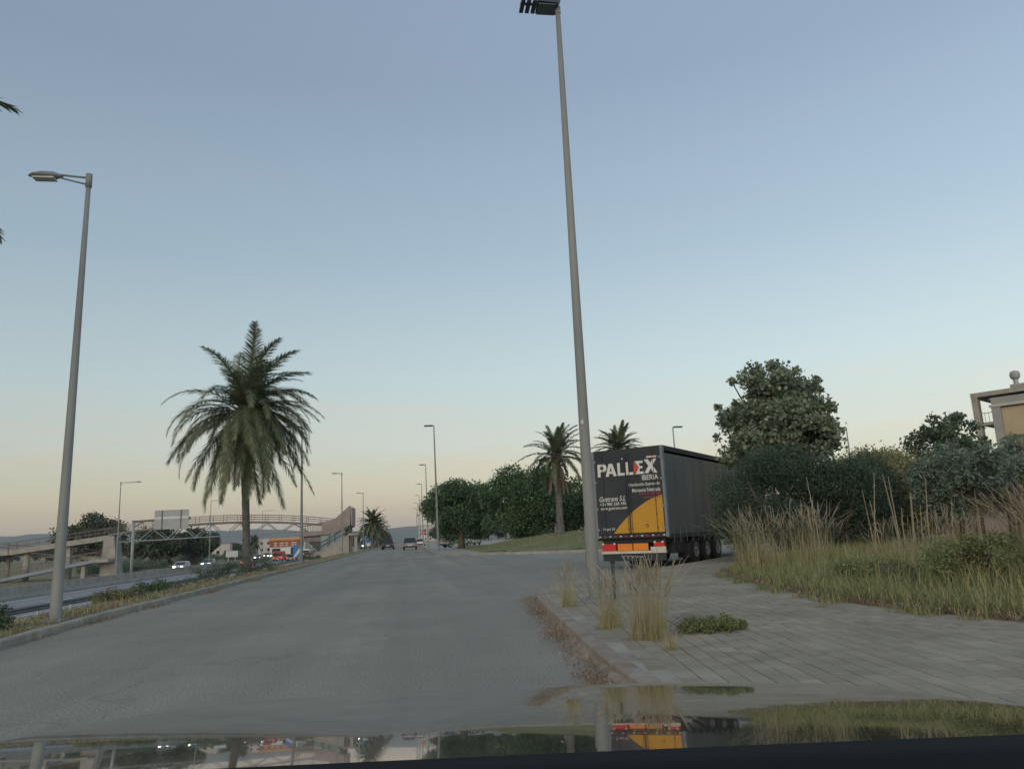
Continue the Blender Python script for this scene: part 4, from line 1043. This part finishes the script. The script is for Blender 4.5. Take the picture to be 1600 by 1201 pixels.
MB().box(-59.6, -57.4, -1.1, 3.7, 1.55, 2.1).build('landing', concrete, FB)
MB().box(-43.2, -41.0, -3.6, 3.6, .05, .5).build('landing', concrete, FB)
MB().tube([(-53.0, 0, -2.1), (-53.0, 0, 1.9)], .42, 14).build('column', concrete, FB, True)
MB().box(-48.6, -47.2, -.5, .5, -2.1, 2.6).build('column', concrete, FB)
MB().box(-44.6, -44.1, -3.1, -2.1, -2.1, .1).build('column', concrete, FB)
MB().tube([(-56.6, 2.6, -2.1), (-56.6, 2.6, 1.8)], .3, 12).build('column', concrete, FB, True)
MB().tube([(-58.5, 1.5, -2.1), (-58.5, 1.5, 1.6)], .3, 12).build('column', concrete, FB, True)
# road-side head of the bridge: parapet flight, pier, cantilever wedge and stairs
for py in (-5.6, -3.75):
    tp = [(-15.1, 2.35), (-10.6, 2.6), (-8.3, 3.65), (-8.3, 6.45), (-10.4, 4.65), (-12.2, 4.25), (-12.2, 3.0), (-15.1, 2.85)]; n = len(tp)
    MB().add([(x, py, z) for x, z in tp] + [(x, py+.15, z) for x, z in tp], [tuple(range(n)), tuple(range(n, 2*n))[::-1]] + [(i, n+i, n+(i+1) % n, (i+1) % n) for i in range(n)]).build('parapet', concrete_pink, FB)
    MB().beam((-15.1, py+.07, 3.75), (-12.2, py+.07, 4.15), .07).build('handrail', rail_m, FB)
    for k in range(9): MB().beam((-15.1+k*.35, py+.07, 2.8), (-15.1+k*.35, py+.07, 3.75+.048*k), .05).build('rail_post', rail_m, FB)
MB().beam((-15.1, -4.6, 2.45), (-10.4, -4.6, 2.75), 1.6, .25).build('ramp', concrete_pink, FB)
MB().beam((-10.5, -4.6, 2.72), (-8.3, -4.6, 3.9), 1.6, .25).build('ramp', concrete_pink, FB)
MB().box(-11.2, -8.15, -3.58, 1.2, 3.45, 3.75).build('landing', concrete_pink, FB)
MB().box(-8.14, -8.0, -5.6, 1.2, 3.6, 6.2).build('parapet', concrete_pink, FB)
MB().box(-12.4, -11.2, -5.2, -3.8, -1.8, 2.5).build('pier', mat('pier_graffiti', (.38, .37, .33), (.18, .32, .36), 1.3, .9), FB)
MB().xprism([(-5.3, 2.2), (-3.7, 2.2), (-3.7, 1.6), (-5.3, 1.6)], -14.6, -12.4).build('cantilever', deck_m, FB)
MB().add([(-14.8, -5.2, 2.3), (-12.4, -5.2, -.1), (-12.4, -5.2, 2.45), (-14.8, -3.9, 2.3), (-12.4, -3.9, -.1), (-12.4, -3.9, 2.45)], [(0, 1, 2), (3, 5, 4), (0, 3, 4, 1), (1, 4, 5, 2), (2, 5, 3, 0)]).build('bracket_wall', mat('bracket_dark', (.07, .07, .065), (.10, .10, .09), 1, .9), FB)
MB().box(-9.4, -8.4, -.8, .8, -1.2, 3.45).build('pier', concrete, FB)
for k in range(18):
    x = -13.4 + k*.30
    if k < 17: MB().box(x, x+.34, -7.9, -6.4, -.35+k*.155, -.2+k*.155).build('step', concrete, FB)
MB().add([(x, y, z) for y in (-7.85, -6.45) for x, z in ((-13.4, -2.0), (-8.3, -2.0), (-8.3, 2.20), (-13.4, -.36))], [(0, 1, 2, 3), (7, 6, 5, 4), (0, 4, 5, 1), (1, 5, 6, 2), (2, 6, 7, 3), (3, 7, 4, 0)]).build('stair_wall', concrete, FB)
for y in (-7.95, -6.35):
    MB().beam((-13.4, y, .75), (-8.2, y, 3.4), .08).build('handrail', stair_m, FB); MB().beam((-13.4, y, .25), (-8.2, y, 2.9), .08).build('handrail', stair_m, FB)
    for k in range(6): MB().beam((-13.2+k, y, -.2+k*.51), (-13.2+k, y, .85+k*.51), .07).build('rail_post', stair_m, FB)
MB().box(-8.4, -7.0, -8.0, -5.4, 2.25, 2.5).build('landing', concrete, FB)
MB().box(-7.6, -7.2, -7.4, -6.2, -.2, 2.25).build('pier', concrete, FB)

# concrete median barrier in segments, guard rail, gantry sign
BR = empty('concrete_barrier', (-31.2, 0, -2.0), 0, 'long grey concrete barrier dividing the two sides of the motorway', 'barrier')
prof = [(-.42, 0), (-.42, .10), (-.24, .36), (-.15, 1.0), (.15, 1.0), (.24, .36), (.42, .10), (.42, 0)]
sg = MB(); n = len(prof); Ls = 5.97
sg.add([(x, 0, z) for x, z in prof] + [(x, Ls, z) for x, z in prof], [tuple(range(n)), tuple(range(n, 2*n))[::-1]] + [(i, n+i, n+(i+1) % n, (i+1) % n) for i in range(n)])
sgm = sg.mesh('barrier_segment', concrete)
for k in range(45):
    o = link(bpy.data.objects.new('barrier_segment', sgm), BR); o.location = (rnd.uniform(-.015, .015), 20+k*6, rnd.uniform(-.01, .01))
GR = empty('guard_rail', (-19.2, 0, -1.95), 0, 'dark steel guard rail along the near edge of the motorway', 'guard rail')
for k in range(30):
    MB().box(-.05, .05, -.05, .05, -.1, .75).build('post', steel, GR).location = (0, 20+k*4, 0)
for k in range(15):
    g2 = MB(); g2.add([(x, y, z) for y in (0, 7.99) for x, z in ((.06, .45), (.14, .52), (.08, .60), (.14, .68), (.06, .76))], [(i, i+1, i+6, i+5) for i in range(4)])
    g2.build('rail', mat('rail_steel_dull', (.10, .11, .11), (.16, .17, .17), 2, .6), GR).location = (0, 20+k*8, 0)
GS = empty('gantry_sign', (-31.75, 95, -1.05), 0, 'grey back of a motorway sign on a cantilever gantry in the median', 'road sign')
mt = mat('gantry_brown', (.12, .10, .08), (.17, .14, .12), 1, .6)
MB().tube([(0, 0, -.95), (0, 0, 5.7)], .17, 10).build('post', lamp_grey, GS, True)
MB().beam((-.15, 0, 5.75), (6.3, 0, 5.95), .22, .26).build('beam', mt, GS)
MB().beam((0, 0, 5.1), (1.2, 0, 5.75), .12).build('brace', mt, GS)
sb = MB().box(2.35, 6.15, -.28, -.20, 4.75, 6.95).build('sign_panel', mat('sign_back', (.30, .31, .31), (.36, .37, .36), 1, .6), GS)
MB().box(2.40, 6.10, -.29, -.281, 5.95, 6.18).build('panel_rib', mat('sign_rib', (.55, .55, .53), (.6, .6, .58), 1, .6), sb)
for x in (3.2, 5.3): MB().box(x-.06, x+.06, -.33, -.281, 4.75, 6.95).build('panel_post', mt, sb)

# roadside things far along the motorway
SH = empty('roadside_shop', (-47.6, 308, -2), 0, 'low white shop with orange roof and red lettered fascia beside the motorway', 'building')
SH.scale = (1.54, 1.54, 1.25)
MB().box(-3.5, 3.5, 0, 8, 0, 2.2).build('wall', pw, SH)
MB().box(-3.6, 3.6, -.15, 8, 2.2, 4.1).build('fascia', mat('fascia_red', (.24, .07, .05), (.30, .10, .07), 1, .7), SH)
MB().box(-3.8, 3.8, -.4, 8.2, 4.1, 4.75).build('roof', mat('roof_orange', (.48, .22, .06), (.52, .25, .08), 1, .7), SH)
for k, (x, w_) in enumerate(((-2.6, .8), (-1.2, 1.0), (.1, .8), (1.6, 1.3))):
    for z in (2.5, 3.2): MB().box(x, x+w_, -.19, -.151, z, z+.42).build('sign_stroke', mat('sign_cream', (.52, .36, .27), (.56, .40, .30), 1, .7), SH)
MB().box(-3.0, -1.0, -.05, -.002, .3, 1.8).build('window', glass_d, SH)
MB().box(1.5, 2.6, -.05, -.002, 0, 2.0).build('door', glass_d, SH)
BS = empty('blue_sign', (-18.6, 134, -2), 0, 'blue and white direction board on posts beside the footbridge pier', 'road sign')
blue = mat('sign_blue', (.05, .18, .45), (.06, .20, .48), 1, .5)
BS.scale = (.78, .78, .78)
MB().box(-.9, .9, -.03, .03, 1.6, 4.2).build('board', blue, BS)
MB().add([(-.88, -.04, 1.7), (-.3, -.04, 1.7), (.88, -.04, 3.2), (.88, -.04, 3.7), (.3, -.04, 3.4)], [(0, 1, 2, 3, 4)]).build('stripe', pw, BS)
for x in (-.6, .6): MB().box(x-.06, x+.06, -.02, .02, -.1, 1.6).build('post', steel, BS)
B2 = empty('blue_sign', (-7.3, 150, 0), 0, 'wide blue sign board in front of the squat palm', 'road sign')
MB().box(-1.1, 1.1, -.03, .03, 1.35, 2.35).build('board', blue, B2)
for x in (-.8, .8): MB().box(x-.06, x+.06, -.02, .02, -.1, 1.4).build('post', steel, B2)
WS = empty('white_sign', (-32.2, 148, -2), 0, 'small pale sign board in the motorway median left of the palm trunk', 'road sign')
MB().box(-1.05, 1.05, -.03, .03, 1.6, 2.7).build('board', mat('sign_pale', (.46, .46, .44), (.52, .52, .5), 1, .7), WS)
for x in (-.6, .6): MB().box(x-.06, x+.06, -.02, .02, -.1, 1.6).build('post', steel, WS)
RS = empty('red_sign', (2.9, 160, .1), 0, 'red and white round-topped sign at the kerb beyond the silver hatchback', 'road sign')
MB().box(-.05, .05, -.05, .05, -.1, 2.4).build('post', steel, RS)
MB().tube([(0, -.04, 2.6), (0, .04, 2.6)], .48, 16).build('disc', pr, RS)
MB().box(-.3, .3, -.05, -.041, 2.52, 2.68).build('disc_bar', pw, RS)
MB().box(-.22, .22, -.04, .04, 1.2, 1.95).build('plate', pw, RS)
CP = empty('petrol_canopy', (-12.0, 205, -.6), 0, 'flat dark-edged canopy on posts beyond the footbridge stairs', 'canopy')
MB().box(-4.5, 4.5, -3, 6, 3.7, 4.5).build('roof', mat('canopy_dark', (.05, .055, .055), (.08, .08, .08), 1, .7), CP)
MB().box(-4.7, 4.7, -3.2, 6.2, 4.5, 4.65).build('roof_edge', pw, CP)
for x in (-3.6, 3.6):
    for y in (-2, 5): MB().box(x-.15, x+.15, y-.15, y+.15, -1.5, 3.7).build('post', pw, CP)

# greenery and town beyond the motorway
for k, (x, y, rx, rz, n, lab) in enumerate(((-72, 190, 7.5, 4.4, 11000, 'large round tree rising behind the footbridge ramp'), (-51.5, 165, 5.5, 3.0, 7000, 'dark tree behind the gantry post under the footbridge'), (-44.6, 172, 4.2, 2.6, 6000, 'dark round tree under the arch of the footbridge'))):
    tree('roadside_tree', (x, y, -2.0), blob(rx, rx*.8, rz, rz+1.8, 44, rx*.3, 90+k), n, .6, leaf_far, lab, None, (.35, 2.5), 'tree', .6, 90+k, .5)
bush0 = tree('roadside_bush', (-46, 128, -2.0), blob(2.2, 1.6, .9, 1.0, 26, .6, 99), 3000, .26, leaf_ole, 'grey-green bush in the belt beyond the motorway', 'bushes beyond the motorway', (.05, .6), 'shrub', .35, 99, .4)
for k in range(30):
    c = copy_tree(bush0); y = 60 + k*6.5 + rnd.uniform(-2, 2); c.location = (-46.5 - rnd.random()*5 - (18 if y < 124 and y > 104 else 0), y, -2.0)
    s = rnd.uniform(.7, 1.25); c.scale = (s, s, s*rnd.uniform(.8, 1.2)); c.rotation_euler = (0, 0, rnd.uniform(0, 6))
tree0 = tree('distant_tree', (-110, 300, -2.0), blob(6, 5, 3.0, 4.2, 30, 1.8, 98), 3500, .9, leaf_far, 'distant tree in the hazy belt towards the hills', 'distant trees', (.3, 2.0), 'tree', .6, 98, .4)
for k in range(60):
    c = copy_tree(tree0)
    if k < 34: x, y = -70 - rnd.random()*260, 250 + rnd.random()*320
    elif k < 46: x, y = 16 + rnd.random()*90, 150 + rnd.random()*160
    else: x, y = -18.5 + rnd.random()*6 if k % 2 else 8 + rnd.random()*30, 230 + rnd.random()*200
    c.location = (x, y, -2.0 if x < -15 else -.1); s = rnd.uniform(.6, 1.1); c.scale = (s, s, s); c.rotation_euler = (0, 0, rnd.uniform(0, 6))
def block(x, y, w, d, h, m, label, group):
    b = empty('distant_building', (x, y, -2 if x < 0 else 0), rnd.uniform(-.2, .2), label, 'building', group)
    MB().box(-w/2, w/2, 0, d, -.1, h).build('wall', m, b); MB().box(-w/2-.2, w/2+.2, -.2, d+.2, h, h+.35).build('roof', roofm, b)
    nw = int(w/3); nf = max(1, int(h/3.2)); wm = MB().box(-.6, .6, -.05, .02, 0, 1.3).mesh('window', glass_d)
    for f_ in range(nf):
        for q in range(nw):
            o = link(bpy.data.objects.new('window', wm), b); o.location = (-w/2 + (q+.5)*w/nw, 0, 1+f_*3.1)
roofm = mat('roof_far', (.22, .18, .16), (.28, .22, .20), .5, .9); wallf = mat('wall_far', (.42, .38, .34), (.50, .46, .42), .3, .9)
for k, (x, y, w_, h) in enumerate(((-88, 330, 30, 5), (-60, 380, 22, 7), (-120, 420, 40, 6), (-62, 440, 24, 6), (-66, 520, 16, 9), (13, 560, 14, 11), (60, 210, 40, 8), (-160, 460, 36, 8), (-80, 640, 20, 10))):
    block(x, y, w_, 12, h, wallf, 'pale low building far off in the haze', 'distant buildings')

# ------------------------------------------------------------------ tan building on the right
tan = mat('wall_tan', (.40, .32, .21), (.46, .37, .25), .4, .85, .1, 20)
gwall = mat('wall_grey', (.27, .26, .25), (.33, .32, .30), .5, .85)
bu = Vector((2.6, -3.8, 0)).normalized()
BD = empty('apartment_building', (57.5, 70, 0), math.atan2(bu.y, bu.x), 'tan building with grey rooftop frame and metal chimney cowl', 'building')
# local x runs along the facade towards the road, local y into the building
MB().box(1.9, 26, 0, 14, -.1, 11.7).build('wall', tan, BD)
MB().box(1.55, 2.35, -.35, 14.1, -.1, 11.8).build('end_wall', gwall, BD)
MB().box(1.4, 26.3, -.45, 14.3, 11.8, 12.05).build('cornice', mat('trim_pale', (.42, .40, .37), (.48, .46, .43), .5, .8), BD)
MB().box(1.6, 26.2, -.25, 14.1, 12.05, 12.75).build('parapet', gwall, BD)
fr = MB(); fr.box(-.1, .45, -.4, .5, -.1, 13.0); fr.build('frame_post', concrete, BD)
MB().box(-.1, .45, 10, 10.9, -.1, 13.0).build('frame_post', concrete, BD)
MB().box(-.12, 26, -.42, .52, 13.0, 13.45).build('frame_beam', concrete, BD)
MB().box(-.12, .47, .52, 10, 13.0, 13.45).build('frame_beam', concrete, BD)
MB().box(-.1, 26, .5, 3.0, 13.15, 13.30).build('roof_slab', mat('soffit_dark', (.10, .11, .12), (.14, .15, .16), .5, .8), BD)
MB().box(.4, 1.55, -.2, 9, 10.1, 10.4).build('balcony', gwall, BD)
for k in range(4): MB().box(.46+k*.36, .50+k*.36, -.18, -.14, 10.4, 11.35).build('rail_post', steel, BD)
MB().box(.45, 1.58, -.20, -.12, 11.3, 11.37).build('handrail', steel, BD)
MB().box(.4, 1.55, -.2, 9, 6.6, 6.9).build('balcony', gwall, BD)
for z in (8.5, 5.2):
    MB().box(2.36, 26, -.22, 0, z, z+.35).build('floor_band', mat('band_dark', (.10, .085, .075), (.13, .11, .10), .5, .8), BD)
for z in (9.4, 6.1, 2.8):
    for x in (6.0, 10.5, 15.0, 19.5):
        w_ = MB().box(x, x+1.9, -.05, .02, z, z+1.5).build('window', glass_d, BD)
        MB().box(x-.1, x+2.0, -.14, -.001, z-.12, z-.001).build('sill', concrete, w_)
        MB().box(x+.92, x+.98, -.08, -.051, z, z+1.5).build('mullion', concrete, w_)
ch = MB().box(2.6, 4.4, 3.2, 4.8, 12.7, 14.3).build('chimney_stack', concrete, BD)
cw = MB(); cw.tube([(3.1, 3.6, 14.3), (3.1, 3.6, 14.9)], .24, 10); cw.tube([(3.1, 3.6, 14.8), (3.1, 3.6, 15.0), (3.1, 3.6, 15.3), (3.1, 3.6, 15.6), (3.1, 3.6, 15.72)], [.26, .45, .5, .42, .15], 10)
cw.build('chimney_cowl', steel, ch)
MB().tube([(4.2, 4.0, 14.2), (4.2, 4.0, 17.6)], .05, 5).build('mast', steel, BD)
LW = empty('low_wall', (27.5, 38.2, 0), -.5, 'low grey-pink wall with pale coping seen through the thicket', 'wall')
MB().box(-1.2, 9, 0, .3, -.1, 2.35).build('wall', mat('wall_pinkish', (.24, .19, .17), (.30, .24, .21), .6, .9), LW)
MB().box(-1.3, 9.1, -.08, .38, 2.35, 2.52).build('coping', concrete, LW)

# ------------------------------------------------------------------ the car the picture is taken from: bonnet and dashboard
CY = RAD(8.0)
MC = empty('own_car', (0, 0, 0), -CY, 'dark glossy car bonnet mirroring the street, with the black edge of its dashboard', 'car')
_aa = [14.9, 14.5, 13.6, 12.9, 11.76, 11.1, 10.3]; _ss = [6.3, 6.4, 6.6, 7.0, 7.6, 7.9, 8.2]     # sight angle against slope of the bonnet, degrees
_yy, _zz = [.86], [1.25 - .86*math.tan(RAD(14.9))]; _a = 14.9; _dy = .01
while _yy[-1] < 2.9:
    y_ = _yy[-1]; a_ = math.degrees(math.atan2(1.25-_zz[-1], y_))
    sl = float(np.interp(a_, _aa[::-1], _ss[::-1])) if y_ < 2.0 else 8.0 + (y_-2.0)*5.0
    _yy.append(y_+_dy); _zz.append(_zz[-1] - math.tan(RAD(sl))*_dy)
def bz(s, x):
    base = float(np.interp(s, _yy, _zz))
    e = max(0, abs(x+.02)-.86)
    return base - .025*(x+.1)**2 - .006*x - 1.2*e*e
NS, NT = 60, 56
mb = MB(); r0c = -.02
for i in range(NS+1):
    s = .86 + 1.95*i/NS
    hw = 1.02 - .08*max(0, s-1.6)
    for j in range(NT+1):
        t = (-1 + 2*j/NT)*hw
        mb.v.append((r0c+t, s, bz(s, r0c+t)))
mb.f = [(i*(NT+1)+j, i*(NT+1)+j+1, (i+1)*(NT+1)+j+1, (i+1)*(NT+1)+j) for i in range(NS) for j in range(NT)]
bonm = mat('bonnet_paint', (.016, .018, .02), (.018, .02, .022), 2, .12, spec=.5, coat=1.0)
bonm.node_tree.nodes['Principled BSDF'].inputs['Coat IOR'].default_value = 1.6; bonm.node_tree.nodes['Principled BSDF'].inputs['Coat Roughness'].default_value = .02
mb.build('bonnet', bonm, MC, True)
ds = MB(); DN = 30
for j in range(DN+1):
    x = -1.0 + 2.2*j/DN; cr_ = .012*math.cos((x-.1)*1.3)
    for (s, z) in ((.35, .88), (.44, 1.0), (.58, 1.045), (.68, 1.058), (.72, 1.061), (.745, 1.045), (.77, .93)):
        ds.v.append((x, s, z - .006*x*x))
ds.f = [(j*7+k, (j+1)*7+k, (j+1)*7+k+1, j*7+k+1) for j in range(DN) for k in range(6)]
ds.build('dashboard', mat('dash_plastic', (.006, .007, .010), (.008, .009, .012), 5, .75, spec=.1), MC, True)
for sx in (-1, 1):
    MB().xprism([(.75, .35), (.75, .86), (1.6, .80), (2.45, .62), (2.72, .5), (2.72, .28), (2.2, .28), (2.1, .60), (1.8, .70), (1.5, .60), (1.4, .28), (.75, .28)], r0c+sx*.93-.03, r0c+sx*.93+.03).build('front_wing', bonm, MC)
    wheel(MC, r0c+sx*.80, 1.80, .32, .21, sx)
MB().box(r0c-.9, r0c+.9, 2.55, 2.78, .25, .60).build('front_bumper', bonm, MC)
MB().box(r0c-.85, r0c+.85, .3, 2.5, .22, .30).build('floor_pan', black, MC)

# ------------------------------------------------------------------ haze
hz = MB().box(-6600, 6600, -6600, 6600, -3.3, 150).build('haze', mat('haze_placeholder', (1, 1, 1)))
hm = bpy.data.materials.new('haze'); hm.use_nodes = True; t = hm.node_tree; t.nodes.clear()
ho = t.nodes.new('ShaderNodeOutputMaterial'); hv = t.nodes.new('ShaderNodeVolumePrincipled')
hv.inputs['Color'].default_value = (.80, .86, .93, 1); hv.inputs["Density"].default_value = .00013; hv.inputs['Anisotropy'].default_value = 0
t.links.new(hv.outputs[0], ho.inputs['Volume']); hz.data.materials.clear(); hz.data.materials.append(hm)
tag(hz, 'thin evening haze over the whole place', 'haze', kind='stuff')
